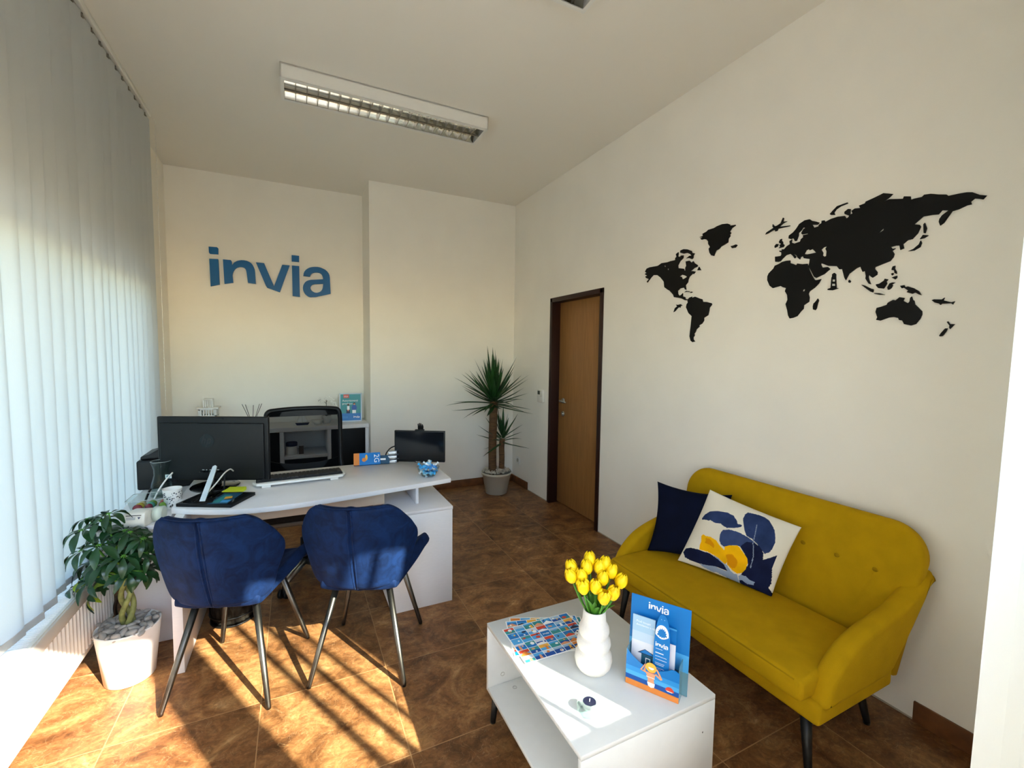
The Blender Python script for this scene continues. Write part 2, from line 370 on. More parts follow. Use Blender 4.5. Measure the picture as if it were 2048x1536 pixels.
MAPD = json.loads('''{"greenland":[[[2.032,2.249],[2.005,2.251],[2.009,2.265],[1.98,2.271],[1.967,2.279],[1.926,2.279],[1.905,2.285],[1.868,2.288],[1.832,2.282],[1.814,2.271],[1.819,2.266],[1.779,2.262],[1.779,2.257],[1.801,2.249],[1.815,2.232],[1.806,2.222],[1.814,2.214],[1.81,2.206],[1.822,2.193],[1.823,2.173],[1.844,2.165],[1.87,2.158],[1.882,2.147],[1.903,2.141],[1.912,2.125],[1.918,2.112],[1.937,2.119],[1.951,2.138],[1.958,2.163],[1.948,2.172],[1.963,2.193],[1.964,2.209],[1.977,2.223],[1.997,2.23],[2.014,2.23],[2.025,2.239],[2.008,2.242]]],"iceland":[[[1.805,2.147],[1.79,2.146],[1.77,2.149],[1.761,2.143],[1.772,2.132],[1.795,2.133]]],"north_america":[[[2.508,2.113],[2.491,2.132],[2.46,2.136],[2.383,2.132],[2.346,2.145],[2.294,2.141],[2.262,2.144],[2.243,2.143],[2.224,2.143],[2.224,2.157],[2.213,2.162],[2.22,2.182],[2.199,2.19],[2.199,2.175],[2.202,2.164],[2.183,2.156],[2.176,2.164],[2.155,2.161],[2.156,2.144],[2.182,2.129],[2.199,2.104],[2.196,2.086],[2.149,2.074],[2.143,2.06],[2.134,2.06],[2.135,2.078],[2.128,2.089],[2.135,2.118],[2.105,2.118],[2.086,2.101],[2.073,2.109],[2.062,2.094],[2.037,2.077],[2.04,2.068],[2.063,2.064],[2.091,2.049],[2.073,2.047],[2.052,2.04],[2.065,2.027],[2.076,2.031],[2.086,2.023],[2.098,2.016],[2.108,1.998],[2.11,1.982],[2.129,1.965],[2.122,1.935],[2.132,1.939],[2.14,1.952],[2.173,1.95],[2.193,1.936],[2.19,1.915],[2.178,1.902],[2.163,1.906],[2.149,1.916],[2.149,1.896],[2.129,1.888],[2.125,1.876],[2.107,1.872],[2.106,1.865],[2.128,1.868],[2.155,1.882],[2.185,1.89],[2.223,1.898],[2.232,1.917],[2.264,1.946],[2.285,1.957],[2.314,1.977],[2.32,2.014],[2.332,2.027],[2.354,2.049],[2.384,2.069],[2.423,2.075],[2.444,2.062],[2.465,2.044],[2.479,2.031],[2.487,2.037],[2.465,2.053],[2.497,2.067],[2.502,2.077],[2.484,2.081],[2.509,2.094],[2.503,2.099],[2.49,2.1]],[[2.18,2.029],[2.162,2.038],[2.132,2.027],[2.118,2.017],[2.135,2.01],[2.155,2.005],[2.165,2.024]],[[2.322,2.123],[2.311,2.125],[2.307,2.113],[2.316,2.114]],[[2.291,2.096],[2.28,2.1],[2.278,2.089],[2.287,2.086]]],"baffin_island":[[[2.184,2.184],[2.183,2.198],[2.156,2.201],[2.126,2.194],[2.09,2.176],[2.086,2.164],[2.063,2.155],[2.073,2.146],[2.075,2.129],[2.084,2.123],[2.109,2.136],[2.131,2.137],[2.117,2.143],[2.106,2.149],[2.089,2.147],[2.1,2.159],[2.125,2.171],[2.154,2.172]]],"newfoundland":[[[2.026,2.066],[2.01,2.042],[2.038,2.046]]],"cuba":[[[2.136,1.92],[2.12,1.927],[2.095,1.922],[2.095,1.917],[2.119,1.921]]],"hispaniola":[[[2.091,1.912],[2.081,1.918],[2.068,1.915],[2.077,1.91]]],"south_america":[[[2.107,1.87],[2.093,1.881],[2.072,1.885],[2.075,1.877],[2.048,1.882],[2.013,1.867],[1.992,1.86],[1.986,1.844],[1.958,1.84],[1.922,1.829],[1.918,1.82],[1.934,1.803],[1.936,1.784],[1.942,1.758],[1.973,1.744],[1.972,1.727],[1.985,1.709],[2.008,1.699],[2.004,1.691],[2.027,1.675],[2.033,1.659],[2.043,1.648],[2.039,1.637],[2.049,1.626],[2.048,1.612],[2.035,1.598],[2.054,1.595],[2.069,1.604],[2.079,1.632],[2.077,1.661],[2.073,1.694],[2.068,1.761],[2.095,1.783],[2.117,1.822],[2.113,1.841],[2.104,1.849]]],"DOLPHIN":[[[2.222,1.799],[2.212,1.824],[2.193,1.834],[2.202,1.847],[2.183,1.844],[2.164,1.846],[2.149,1.836],[2.163,1.834],[2.167,1.823],[2.174,1.83],[2.189,1.822],[2.207,1.806]]],"africa":[[[1.569,1.917],[1.569,1.938],[1.562,1.953],[1.537,1.974],[1.531,1.987],[1.508,1.993],[1.492,2.0],[1.472,2.002],[1.451,2.0],[1.45,1.987],[1.435,1.98],[1.418,1.97],[1.413,1.978],[1.387,1.97],[1.363,1.968],[1.36,1.956],[1.352,1.935],[1.339,1.907],[1.325,1.884],[1.316,1.881],[1.295,1.883],[1.304,1.864],[1.321,1.847],[1.346,1.831],[1.351,1.819],[1.345,1.801],[1.346,1.78],[1.37,1.765],[1.371,1.747],[1.382,1.737],[1.4,1.713],[1.42,1.706],[1.437,1.704],[1.446,1.72],[1.452,1.748],[1.462,1.779],[1.453,1.801],[1.456,1.825],[1.469,1.846],[1.464,1.862],[1.481,1.868],[1.494,1.877],[1.515,1.874],[1.536,1.871],[1.554,1.886]],[[1.38,1.835],[1.377,1.843],[1.367,1.844],[1.37,1.834]]],"madagascar":[[[1.305,1.791],[1.3,1.781],[1.304,1.768],[1.308,1.744],[1.313,1.736],[1.324,1.74],[1.326,1.753],[1.324,1.768],[1.314,1.778]]],"AIRPLANE":[[[1.593,2.164],[1.587,2.173],[1.549,2.188],[1.555,2.196],[1.554,2.208],[1.542,2.194],[1.532,2.194],[1.511,2.202],[1.5,2.228],[1.495,2.224],[1.499,2.206],[1.477,2.203],[1.497,2.198],[1.517,2.186],[1.461,2.178],[1.463,2.175],[1.523,2.177],[1.528,2.167],[1.539,2.167],[1.539,2.175],[1.552,2.175],[1.578,2.166]]],"great_britain":[[[1.515,2.107],[1.509,2.118],[1.501,2.12],[1.501,2.11],[1.494,2.103],[1.493,2.093],[1.485,2.085],[1.49,2.076],[1.515,2.075],[1.507,2.081],[1.511,2.088],[1.503,2.095],[1.512,2.101]]],"ireland":[[[1.538,2.091],[1.529,2.1],[1.518,2.097],[1.522,2.085],[1.536,2.081]]],"LIGHTHOUSE":[[[1.25,1.835],[1.249,1.882],[1.246,1.889],[1.247,1.898],[1.238,1.904],[1.23,1.896],[1.23,1.885],[1.225,1.832],[1.215,1.829],[1.242,1.823],[1.263,1.827],[1.262,1.832]],[[1.245,1.874],[1.232,1.872],[1.232,1.862],[1.245,1.864]],[[1.246,1.854],[1.231,1.852],[1.23,1.842],[1.246,1.844]]],"eurasia":[[[1.532,2.034],[1.502,2.032],[1.498,2.039],[1.499,2.05],[1.51,2.056],[1.51,2.061],[1.497,2.059],[1.498,2.066],[1.485,2.063],[1.472,2.076],[1.456,2.083],[1.459,2.099],[1.447,2.105],[1.448,2.089],[1.432,2.081],[1.405,2.085],[1.402,2.096],[1.391,2.103],[1.393,2.113],[1.369,2.113],[1.369,2.117],[1.396,2.118],[1.402,2.125],[1.393,2.142],[1.383,2.147],[1.394,2.151],[1.402,2.14],[1.415,2.13],[1.415,2.116],[1.423,2.093],[1.431,2.093],[1.44,2.11],[1.453,2.108],[1.465,2.114],[1.464,2.128],[1.443,2.139],[1.428,2.154],[1.414,2.174],[1.388,2.185],[1.365,2.184],[1.354,2.174],[1.332,2.164],[1.317,2.155],[1.327,2.148],[1.351,2.154],[1.341,2.137],[1.321,2.139],[1.32,2.146],[1.308,2.151],[1.308,2.162],[1.296,2.161],[1.292,2.152],[1.265,2.16],[1.238,2.162],[1.208,2.158],[1.2,2.144],[1.193,2.147],[1.189,2.153],[1.209,2.167],[1.21,2.177],[1.195,2.186],[1.185,2.182],[1.186,2.158],[1.176,2.16],[1.181,2.173],[1.168,2.18],[1.146,2.176],[1.152,2.188],[1.129,2.191],[1.126,2.198],[1.094,2.205],[1.074,2.21],[1.061,2.214],[1.027,2.2],[1.036,2.191],[1.057,2.178],[1.039,2.182],[0.99,2.169],[0.987,2.178],[0.965,2.171],[0.963,2.157],[0.952,2.158],[0.927,2.157],[0.92,2.164],[0.899,2.161],[0.873,2.15],[0.851,2.143],[0.845,2.136],[0.812,2.135],[0.792,2.133],[0.776,2.128],[0.755,2.112],[0.737,2.104],[0.746,2.093],[0.758,2.099],[0.769,2.103],[0.779,2.095],[0.776,2.084],[0.789,2.084],[0.812,2.076],[0.83,2.074],[0.84,2.057],[0.852,2.036],[0.863,2.028],[0.868,2.043],[0.867,2.054],[0.86,2.066],[0.834,2.085],[0.841,2.08],[0.861,2.086],[0.871,2.073],[0.889,2.076],[0.918,2.078],[0.946,2.054],[0.928,2.047],[0.924,2.039],[0.932,2.015],[0.949,1.995],[0.964,1.994],[0.979,1.981],[0.975,1.963],[0.987,1.959],[0.991,1.978],[1.004,1.98],[1.021,1.978],[1.015,1.969],[1.004,1.969],[1.015,1.961],[1.007,1.946],[1.01,1.933],[1.02,1.919],[1.06,1.907],[1.074,1.903],[1.075,1.895],[1.064,1.879],[1.065,1.868],[1.081,1.858],[1.089,1.865],[1.096,1.874],[1.097,1.863],[1.094,1.851],[1.086,1.83],[1.094,1.834],[1.108,1.858],[1.107,1.87],[1.112,1.892],[1.121,1.89],[1.131,1.915],[1.146,1.91],[1.175,1.889],[1.187,1.863],[1.193,1.874],[1.205,1.916],[1.217,1.917],[1.228,1.933],[1.266,1.941],[1.291,1.955],[1.299,1.96],[1.3,1.953],[1.292,1.937],[1.268,1.936],[1.257,1.925],[1.282,1.905],[1.318,1.892],[1.328,1.899],[1.344,1.93],[1.358,1.955],[1.355,1.966],[1.353,1.989],[1.381,1.998],[1.388,2.01],[1.399,2.007],[1.402,1.996],[1.414,2.008],[1.417,2.016],[1.44,2.038],[1.431,2.025],[1.421,2.013],[1.428,2.006],[1.437,2.02],[1.451,2.034],[1.473,2.031],[1.493,2.015],[1.501,2.006],[1.513,2.004],[1.53,2.008]],[[1.381,2.019],[1.372,2.036],[1.359,2.039],[1.357,2.033],[1.346,2.035],[1.335,2.04],[1.341,2.034],[1.325,2.015],[1.345,2.014],[1.367,2.014]],[[1.302,2.024],[1.292,2.033],[1.277,2.035],[1.283,2.024],[1.277,2.011],[1.278,1.989],[1.286,1.987],[1.295,1.995],[1.293,2.007]],[[1.072,2.045],[1.06,2.057],[1.05,2.065],[1.052,2.055]]],"novaya_zemlya":[[[1.273,2.184],[1.258,2.199],[1.243,2.212],[1.2,2.216],[1.198,2.211],[1.227,2.207],[1.246,2.198],[1.255,2.186],[1.25,2.174],[1.267,2.178]]],"sakhalin":[[[0.916,2.046],[0.912,2.051],[0.904,2.027],[0.908,2.009],[0.913,2.011]]],"hokkaido":[[[0.924,1.989],[0.915,2.004],[0.897,1.998],[0.91,1.99]]],"honshu":[[[0.96,1.948],[0.943,1.954],[0.926,1.969],[0.921,1.983],[0.917,1.973],[0.921,1.957],[0.94,1.947]]],"sri_lanka":[[[1.176,1.858],[1.172,1.862],[1.166,1.854],[1.17,1.848],[1.175,1.85]]],"sumatra":[[[1.123,1.833],[1.112,1.829],[1.085,1.811],[1.075,1.807],[1.074,1.802],[1.076,1.793],[1.084,1.797],[1.1,1.811]]],"java":[[[1.071,1.79],[1.051,1.787],[1.031,1.778],[1.051,1.78],[1.07,1.787]]],"borneo":[[[1.067,1.827],[1.054,1.828],[1.038,1.839],[1.035,1.847],[1.023,1.842],[1.029,1.834],[1.026,1.825],[1.032,1.813],[1.037,1.805],[1.056,1.809],[1.064,1.819]]],"sulawesi":[[[1.024,1.808],[1.017,1.824],[1.007,1.827],[0.997,1.825],[1.008,1.819],[1.005,1.814],[1.01,1.803],[1.017,1.798],[1.021,1.798]]],"luzon":[[[1.012,1.888],[1.009,1.895],[1.001,1.896],[1.002,1.884],[0.995,1.871],[0.994,1.861],[1.001,1.865],[1.004,1.877],[1.013,1.88]]],"palawan":[[[1.014,1.865],[1.007,1.867],[1.005,1.861],[1.01,1.857]]],"mindanao":[[[1.011,1.848],[1.001,1.851],[0.992,1.853],[0.992,1.844],[0.998,1.839]]],"new_guinea":[[[0.979,1.809],[0.965,1.81],[0.961,1.801],[0.952,1.803],[0.932,1.793],[0.915,1.779],[0.906,1.762],[0.913,1.765],[0.926,1.775],[0.936,1.771],[0.955,1.78],[0.95,1.786],[0.966,1.8],[0.973,1.798]]],"australia":[[[1.061,1.707],[1.058,1.724],[1.04,1.728],[1.022,1.734],[1.018,1.743],[1.0,1.753],[0.991,1.75],[0.978,1.762],[0.961,1.757],[0.965,1.745],[0.948,1.733],[0.943,1.74],[0.942,1.755],[0.937,1.76],[0.933,1.746],[0.928,1.742],[0.925,1.727],[0.914,1.714],[0.9,1.697],[0.899,1.684],[0.904,1.667],[0.917,1.646],[0.933,1.641],[0.956,1.648],[0.963,1.663],[0.974,1.666],[0.978,1.675],[0.994,1.68],[1.011,1.679],[1.042,1.668],[1.057,1.672],[1.053,1.683]]],"SHARK":[[[0.872,1.738],[0.865,1.741],[0.841,1.738],[0.833,1.744],[0.836,1.734],[0.812,1.724],[0.802,1.727],[0.807,1.715],[0.812,1.72],[0.84,1.721],[0.844,1.717],[0.848,1.722],[0.862,1.728]]],"north_island":[[[0.821,1.649],[0.817,1.651],[0.811,1.64],[0.797,1.639],[0.804,1.629],[0.81,1.621],[0.813,1.628],[0.812,1.634]]],"south_island":[[[0.841,1.595],[0.836,1.606],[0.827,1.62],[0.824,1.624],[0.817,1.624],[0.821,1.611],[0.83,1.595],[0.837,1.593]]]}''')
LETD = json.loads('''{"i1":[[[-0.729,2.377],[-0.658,2.381],[-0.656,2.372],[-0.652,2.14],[-0.725,2.117]]],"d1":[[[-0.731,2.49],[-0.664,2.492],[-0.655,2.483],[-0.656,2.427],[-0.723,2.425],[-0.73,2.435]]],"n":[[[-0.619,2.382],[-0.554,2.382],[-0.547,2.37],[-0.546,2.332],[-0.529,2.359],[-0.506,2.377],[-0.486,2.385],[-0.466,2.39],[-0.442,2.391],[-0.419,2.388],[-0.399,2.38],[-0.384,2.37],[-0.371,2.354],[-0.362,2.335],[-0.355,2.314],[-0.352,2.289],[-0.348,2.171],[-0.415,2.176],[-0.425,2.276],[-0.428,2.295],[-0.435,2.311],[-0.445,2.32],[-0.458,2.324],[-0.473,2.325],[-0.484,2.323],[-0.5,2.317],[-0.514,2.307],[-0.525,2.293],[-0.534,2.276],[-0.54,2.258],[-0.544,2.238],[-0.54,2.166],[-0.612,2.15]]],"v":[[[-0.343,2.381],[-0.271,2.381],[-0.188,2.16],[-0.11,2.381],[-0.043,2.38],[-0.137,2.103],[-0.249,2.14],[-0.261,2.161]]],"i2":[[[-0.022,2.382],[0.045,2.383],[0.047,2.069],[-0.021,2.074]]],"d2":[[[-0.023,2.487],[0.046,2.487],[0.045,2.425],[-0.023,2.425]]],"a":[[[0.082,2.287],[0.085,2.31],[0.092,2.33],[0.105,2.349],[0.122,2.364],[0.143,2.377],[0.167,2.385],[0.194,2.389],[0.22,2.391],[0.248,2.387],[0.273,2.378],[0.295,2.368],[0.313,2.352],[0.325,2.335],[0.333,2.316],[0.337,2.289],[0.338,2.259],[0.343,2.122],[0.269,2.099],[0.196,2.077],[0.143,2.072],[0.125,2.078],[0.111,2.088],[0.096,2.103],[0.085,2.121],[0.078,2.142],[0.076,2.163],[0.079,2.186],[0.087,2.206],[0.098,2.223],[0.113,2.237],[0.133,2.246],[0.152,2.252],[0.271,2.268],[0.27,2.287],[0.265,2.303],[0.259,2.317],[0.249,2.326],[0.236,2.332],[0.219,2.334],[0.203,2.333],[0.186,2.33],[0.172,2.324],[0.16,2.315],[0.151,2.301],[0.145,2.285]],[[0.148,2.172],[0.153,2.186],[0.161,2.198],[0.174,2.206],[0.191,2.211],[0.271,2.221],[0.267,2.181],[0.26,2.161],[0.25,2.144],[0.235,2.132],[0.216,2.124],[0.2,2.122],[0.183,2.125],[0.169,2.133],[0.157,2.144],[0.15,2.158]]]}''')
PILD = json.loads('''{"leaf1":[[-0.861,0.23],[-0.835,0.337],[-0.735,0.471],[-0.548,0.565],[-0.348,0.622],[-0.197,0.61],[-0.08,0.51],[-0.049,0.446],[0.047,0.462],[0.053,0.419],[0.001,0.356],[-0.074,0.305],[-0.198,0.239],[-0.296,0.256],[-0.351,0.284],[-0.474,0.242],[-0.619,0.267],[-0.655,0.237],[-0.76,0.227],[-0.84,0.195]],"leaf2":[[0.019,0.843],[0.188,0.887],[0.353,0.894],[0.459,0.858],[0.543,0.774],[0.638,0.661],[0.714,0.492],[0.753,0.35],[0.752,0.163],[0.731,0.06],[0.666,-0.021],[0.482,0.137],[0.341,0.224],[0.227,0.233],[0.127,0.365],[0.008,0.604],[-0.008,0.758]],"leaf3":[[-0.259,0.148],[-0.138,0.224],[-0.016,0.243],[0.113,0.242],[0.249,0.222],[0.355,0.185],[0.466,0.129],[0.274,0.096],[0.205,-0.079],[0.152,-0.084],[0.086,-0.107],[-0.089,-0.239],[-0.172,-0.209],[-0.237,-0.128],[-0.275,0.036]],"leaf4":[[0.205,-0.079],[0.274,0.096],[0.406,0.143],[0.527,0.114],[0.643,-0.01],[0.673,-0.179],[0.775,-0.068],[0.874,0.077],[0.867,-0.286],[0.911,-0.494],[0.939,-0.687],[0.918,-0.813],[1.026,-0.941],[1.0,-1.0],[0.915,-1.021],[0.655,-1.017],[0.404,-1.033],[0.366,-0.869],[0.404,-0.712],[0.462,-0.452],[0.408,-0.295]],"leaf5":[[-0.953,-0.759],[-0.929,-0.644],[-0.808,-0.58],[-0.601,-0.55],[-0.42,-0.547],[-0.311,-0.547],[-0.129,-0.6],[0.026,-0.679],[0.126,-0.81],[0.035,-0.812],[-0.146,-0.815],[-0.344,-0.873],[-0.518,-0.895],[-0.697,-0.898],[-0.853,-0.866]],"grey1":[[-0.311,-0.547],[-0.127,-0.553],[0.095,-0.666],[0.188,-0.778],[0.255,-0.812],[0.324,-0.799],[0.384,-0.974],[0.328,-1.026],[0.171,-0.993],[-0.099,-0.951],[-0.161,-0.983],[-0.392,-0.944],[-0.48,-0.898],[-0.146,-0.815],[0.114,-0.828],[0.026,-0.679],[-0.151,-0.589]],"grey2":[[0.352,-0.83],[0.386,-0.767],[0.493,-0.757],[0.566,-0.811],[0.669,-0.815],[0.653,-0.903],[0.537,-0.941],[0.429,-0.893],[0.378,-0.931]],"navy":[[0.08,-0.995],[0.171,-0.993],[0.29,-1.023],[0.41,-1.052],[0.357,-1.057],[0.228,-1.055]],"lemon1":[[-0.676,-0.201],[-0.644,-0.137],[-0.565,-0.153],[-0.455,-0.129],[-0.298,-0.161],[-0.174,-0.256],[-0.041,-0.324],[0.037,-0.444],[0.076,-0.584],[0.057,-0.663],[-0.12,-0.572],[-0.24,-0.543],[-0.393,-0.521],[-0.593,-0.546],[-0.619,-0.445],[-0.622,-0.332]],"lemon2":[[-0.075,-0.227],[-0.005,-0.162],[0.105,-0.109],[0.141,-0.078],[0.204,-0.103],[0.299,-0.191],[0.408,-0.295],[0.448,-0.412],[0.448,-0.574],[0.404,-0.712],[0.317,-0.78],[0.212,-0.742],[0.088,-0.647],[0.037,-0.444],[-0.052,-0.319]]}''')
def logo_polys(w):
    """the five-letter shop sign as outlines scaled to width w, origin at its centre"""
    xs = [p[0] for l in LETD.values() for lp in l for p in lp]; zs = [p[1] for l in LETD.values() for lp in l for p in lp]
    s = w/(max(xs)-min(xs)); cx = (max(xs)+min(xs))/2; cz = (max(zs)+min(zs))/2
    return [[[((p[0]-cx)*s, (p[1]-cz)*s) for p in lp] for lp in l] for l in LETD.values()]

# ------------------------------------------------------------------ room
XR, YC, YB, XC, XL, HC = 2.2917, 4.6606, 5.157, .674, -1.064, 3.1976
YF = -.30
struct(MB().box((-1.4, -.55, -.06), (2.6, 5.4, 0)).build('floor', TILE))
struct(MB().box((-1.4, -.55, HC), (2.6, 5.4, HC+.1)).build('ceiling', CEIL))
w = MB()
w.box((XR+.2, 2.9, 0), (XR+.26, 3.92, 2.2)).box((XR, YF-.12, 0), (XR+.2, 2.990, HC)).box((XR, 3.826, 0), (XR+.2, YB+.1, HC)).box((XR, 2.990, 2.057), (XR+.2, 3.826, HC))  # first box: added unseen plate, stops outside light leaking under the door leaf
struct(w.build('wall_right', WHITE_WALL))
struct(MB().box((XL-.3, YB, 0), (XC, YB+.2, HC)).box((XC, YC, 0), (XR, YB+.2, HC)).build('wall_back', WHITE_WALL))
w = MB()
WY0, WY1, WZ0, WZ1 = .2, 3.95, .47, 2.02
w.box((XL-.25, YF-.12, 0), (XL, WY0, HC)).box((XL-.25, WY1, 0), (XL, YB+.2, HC)).box((XL-.25, WY0, 0), (XL, WY1, WZ0)).box((XL-.25, WY0, WZ1), (XL, WY1, HC))
struct(w.build('wall_left', WHITE_WALL))
# shop front behind the camera: door opening, post, glazed light, solid end
w = MB()
y0, y1 = YF-.12, YF
w.box((XL-.25, y0, 0), (-.85, y1, HC)).box((-.85, y0, 2.25), (.80, y1, HC)).box((.80, y0, 2.35), (2.25, y1, HC)).box((.80, y0, 0), (.965, y1, 2.35)).box((2.2, y0, 0), (XR+.2, y1, HC)).box((-.85, y0, 0), (1.62, y1, .25)).box((1.62, y0, 0), (2.2, y1, .3))
struct(w.build('wall_front', WHITE_WALL))
f = bpy.data.objects.new('window_1', None); COL.objects.link(f); f['kind'] = 'structure'
m = MB()
for y in (WY0, 1.45, 2.70, WY1-.06): m.box((XL-.16, y, WZ0), (XL-.10, y+.06, WZ1))
m.box((XL-.16, WY0, WZ0), (XL-.10, WY1, WZ0+.06)).box((XL-.16, WY0, WZ1-.06), (XL-.10, WY1, WZ1))
m.build('window_frame', WPLAST, f)
MB().box((XL-.135, WY0, WZ0), (XL-.13, WY1, WZ1)).build('window_pane', PANE, f)
f = bpy.data.objects.new('window_2', None); COL.objects.link(f); f['kind'] = 'structure'
m = MB()
ym = YF-.06
for x, wd in ((.965, .03), (1.208, .024), (1.322, .022), (1.430, .012), (2.17, .03)): m.box((x, ym-.02, .3 if x > 2 else 1.345), (x+wd, ym+.02, 2.35))
m.box((.965, ym-.02, 2.31), (2.2, ym+.02, 2.35)).box((.965, ym-.02, 1.345), (1.62, ym+.02, 1.38))
m.build('window_frame', BLACKM, f)
MB().box((1.578, ym-.010, .3), (2.19, ym-.007, 2.32)).box((-.85, ym-.004, .25), (.80, ym-.001, 1.345)).box((.965, ym-.004, .25), (1.62, ym-.001, 1.345)).build('added_diffuser', DIFFUSER, f)  # added unseen sheets: scatter sunlight to brighten the room, cut the low beam
MB().box((.97, ym-.003, 1.35), (1.62, ym+.003, 2.33)).box((1.62, ym-.003, .3), (2.19, ym+.003, 2.42)).build('window_pane', PANE, f)
struct(MB().box((-9, -12, -.12), (9, -.55, -.03)).box((-9, -.55, -.12), (-1.4, 8, -.03)).build('ground', mat('pavement', '#85837f', .9, noise=.1, nscale=3)))
# door in the side wall: frame, leaf, handle, lock
f = bpy.data.objects.new('door_1', None); COL.objects.link(f); f['kind'] = 'structure'; f.location = (XR, 3.41, 0)
m = MB()
a, b, top = 2.990, 3.826, 2.057
m.box((XR-.012, a-.004, 0), (XR+.2, a+.038, top)).box((XR-.012, b-.038, 0), (XR+.2, b+.004, top)).box((XR-.012, a-.004, top-.04), (XR+.2, b+.004, top+.004))
m.box((XR+.13, a+.03, 0), (XR+.2, a+.06, top-.03)).box((XR+.13, b-.06, 0), (XR+.2, b-.03, top-.03)).box((XR+.13, a+.03, top-.06), (XR+.2, b-.03, top-.03))
bevel(m.build('door_frame', DOORF, f, world=True), .003)
MB().box((XR+.085, a+.035, .012), (XR+.128, b-.035, top-.038), bev=.003).build('door_leaf', DOORW, f, world=True); LEAF = bpy.data.objects['door_leaf']
h = MB()
hy, hz = 3.70, 1.05
h.lathe([(.026, 0), (.026, .008), (.02, .01)], n=24)
bmesh.ops.transform(h.bm, matrix=Matrix.Translation((XR+.085, hy, hz)) @ Matrix.Rotation(-PI/2, 4, 'Y'), verts=h.bm.verts)
h.tube([(XR+.085, hy, hz), (XR+.04, hy, hz), (XR+.03, hy-.02, hz), (XR+.03, hy-.12, hz-.003)], [.010, .010, .010, .008], n=12)
h.build('door_handle', SILVER, LEAF, world=True)
h = MB(); h.lathe([(.026, 0), (.026, .008), (.02, .01)], n=24); h.lathe([(.009, .0), (.009, .018)], n=16)
bmesh.ops.transform(h.bm, matrix=Matrix.Translation((XR+.085, hy, hz-.13)) @ Matrix.Rotation(-PI/2, 4, 'Y'), verts=h.bm.verts)
h.build('lock_cylinder', SILVER, LEAF, world=True)
struct(MB().box((XC, YC-.011, 0), (XR, YC, .0845), bev=.002).build('baseboard_back', SKIRT))
struct(MB().box((XR-.011, 4.262, 0), (XR, YC-.012, .0845), bev=.002).box((XR-.011, YF+.01, 0), (XR, .832, .0845), bev=.002).build('baseboard_right', SKIRT))
struct(MB().box((XR-.004, -.28, 0), (XR, 2.98, .006)).box((XR-.004, 3.84, 0), (XR, 4.65, .006)).build('trim_1', mat('floor_sealant', '#a99f90', .8)))

# ------------------------------------------------------------------ vertical blinds
def slat(name, parent, c, ang, z0, z1, wd=.121, bowed=.004, lean=0):
    m = MB(); d = Vector((math.sin(ang), math.cos(ang), 0)); nrm = Vector((d.y, -d.x, 0))
    sw = random.uniform(-.012, .012)
    def fn(u, v):
        z = z0+(z1-z0)*v
        p = Vector((c[0]+lean*(z-1.1), c[1], z)) + d*(wd*(u-.5)) + nrm*(bowed*(1-(2*u-1)**2) + sw*(1-v)**2)
        return p
    m.grid(fn, 6, 12, SLAT)
    for z in (z0+.03, z0+.032): pass
    m.box((-wd/2, -.0012, 0), (wd/2, .0012, .03), SLAT, M=frame((c[0]+nrm.x*(sw+.002), c[1]+nrm.y*(sw+.002), z0), d, (-nrm.x, -nrm.y, 0)))
    return m.build(name, SLAT, parent, fix=False)
BX = -.925
vb = thing('vertical_blind', 'long white vertical slat blind hanging from the ceiling over the window beside the desk', 'window blind')
MB().box((BX-.02, .15, HC-.035), (BX+.02, 4.10, HC-.001), bev=.004).build('head_rail', WPLAST, vb)
ys = [4.035-.113*k for k in range(33)]
for k, y in enumerate(ys):
    slat('slat', vb, (BX, y), rad(-13+random.uniform(-4, 4)) if False else rad(11+random.uniform(-3.5, 3.5)), .455+random.uniform(-.008, .008), HC-.055)
for y in ys[:26]:
    MB().box((BX-.005, y-.035, HC-.062), (BX+.005, y+.035, HC-.045), bev=.002).tube([(BX, y, HC-.045), (BX, y, HC-.03)], .004).build('slat_hook', mat('hook_grey', '#6c675c', .5), vb)
c = MB()
for k in range(70): c.ball((BX+.035, 4.13, HC-.05-.03*k), .0035, sub=1)
c.tube([(BX+.035, 4.13, HC-.03), (BX+.035, 4.13, 1.05)], .0012, n=6); c.build('bead_chain', WPLAST, vb)
vb2 = thing('vertical_blind', 'white vertical slat blind close to the camera at the edge of the shop front', 'window blind', (0, 0, 0))
MB().box((1.2, .315, HC-.035), (2.24, .355, HC-.001), bev=.004).build('head_rail', WPLAST, vb2)
for k in range(9):
    slat('slat', vb2, (1.288+.108*k, .338), rad(90+6+random.uniform(-2, 2)), .06, HC-.055, lean=.022)

# ------------------------------------------------------------------ radiator
rx0, rx1, ry0, ry1, rz0, rz1 = -1.03, -.862, .9, 2.86, .14, .435
rd = thing('radiator', 'low white ribbed panel radiator under the blinds behind the potted plant', 'radiator', (-.95, 1.9, 0))
m = MB(); n = 0; pts = []
y = ry0+.02
while y < ry1-.03: pts += [(y, 0), (y+.012, 0), (y+.017, .007), (y+.028, .007)]; y += .0333
V = [[m.bm.verts.new((rx1-.008+d, yy, z)) for yy, d in [(ry0, 0)]+pts+[(ry1, 0)]] for z in (rz0+.02, rz1-.06)]
for i in range(len(V[0])-1): m.bm.faces.new([V[0][i], V[0][i+1], V[1][i+1], V[1][i]])
m.box((rx1-.012, ry0, rz0), (rx1-.001, ry1, rz0+.02), bev=.003).box((rx1-.012, ry0, rz1-.06), (rx1-.001, ry1, rz1-.004), bev=.003)
m.build('front_panel', RADW, rd, world=True)
MB().box((rx0+.02, ry0, rz0), (rx0+.03, ry1, rz1-.01)).box((rx0+.02, ry0+.0, rz0), (rx1, ry0+.008, rz1)).box((rx0+.02, ry1-.008, rz0), (rx1, ry1, rz1)).build('casing', RADW, rd, world=True)
m = MB()
y = ry0+.02
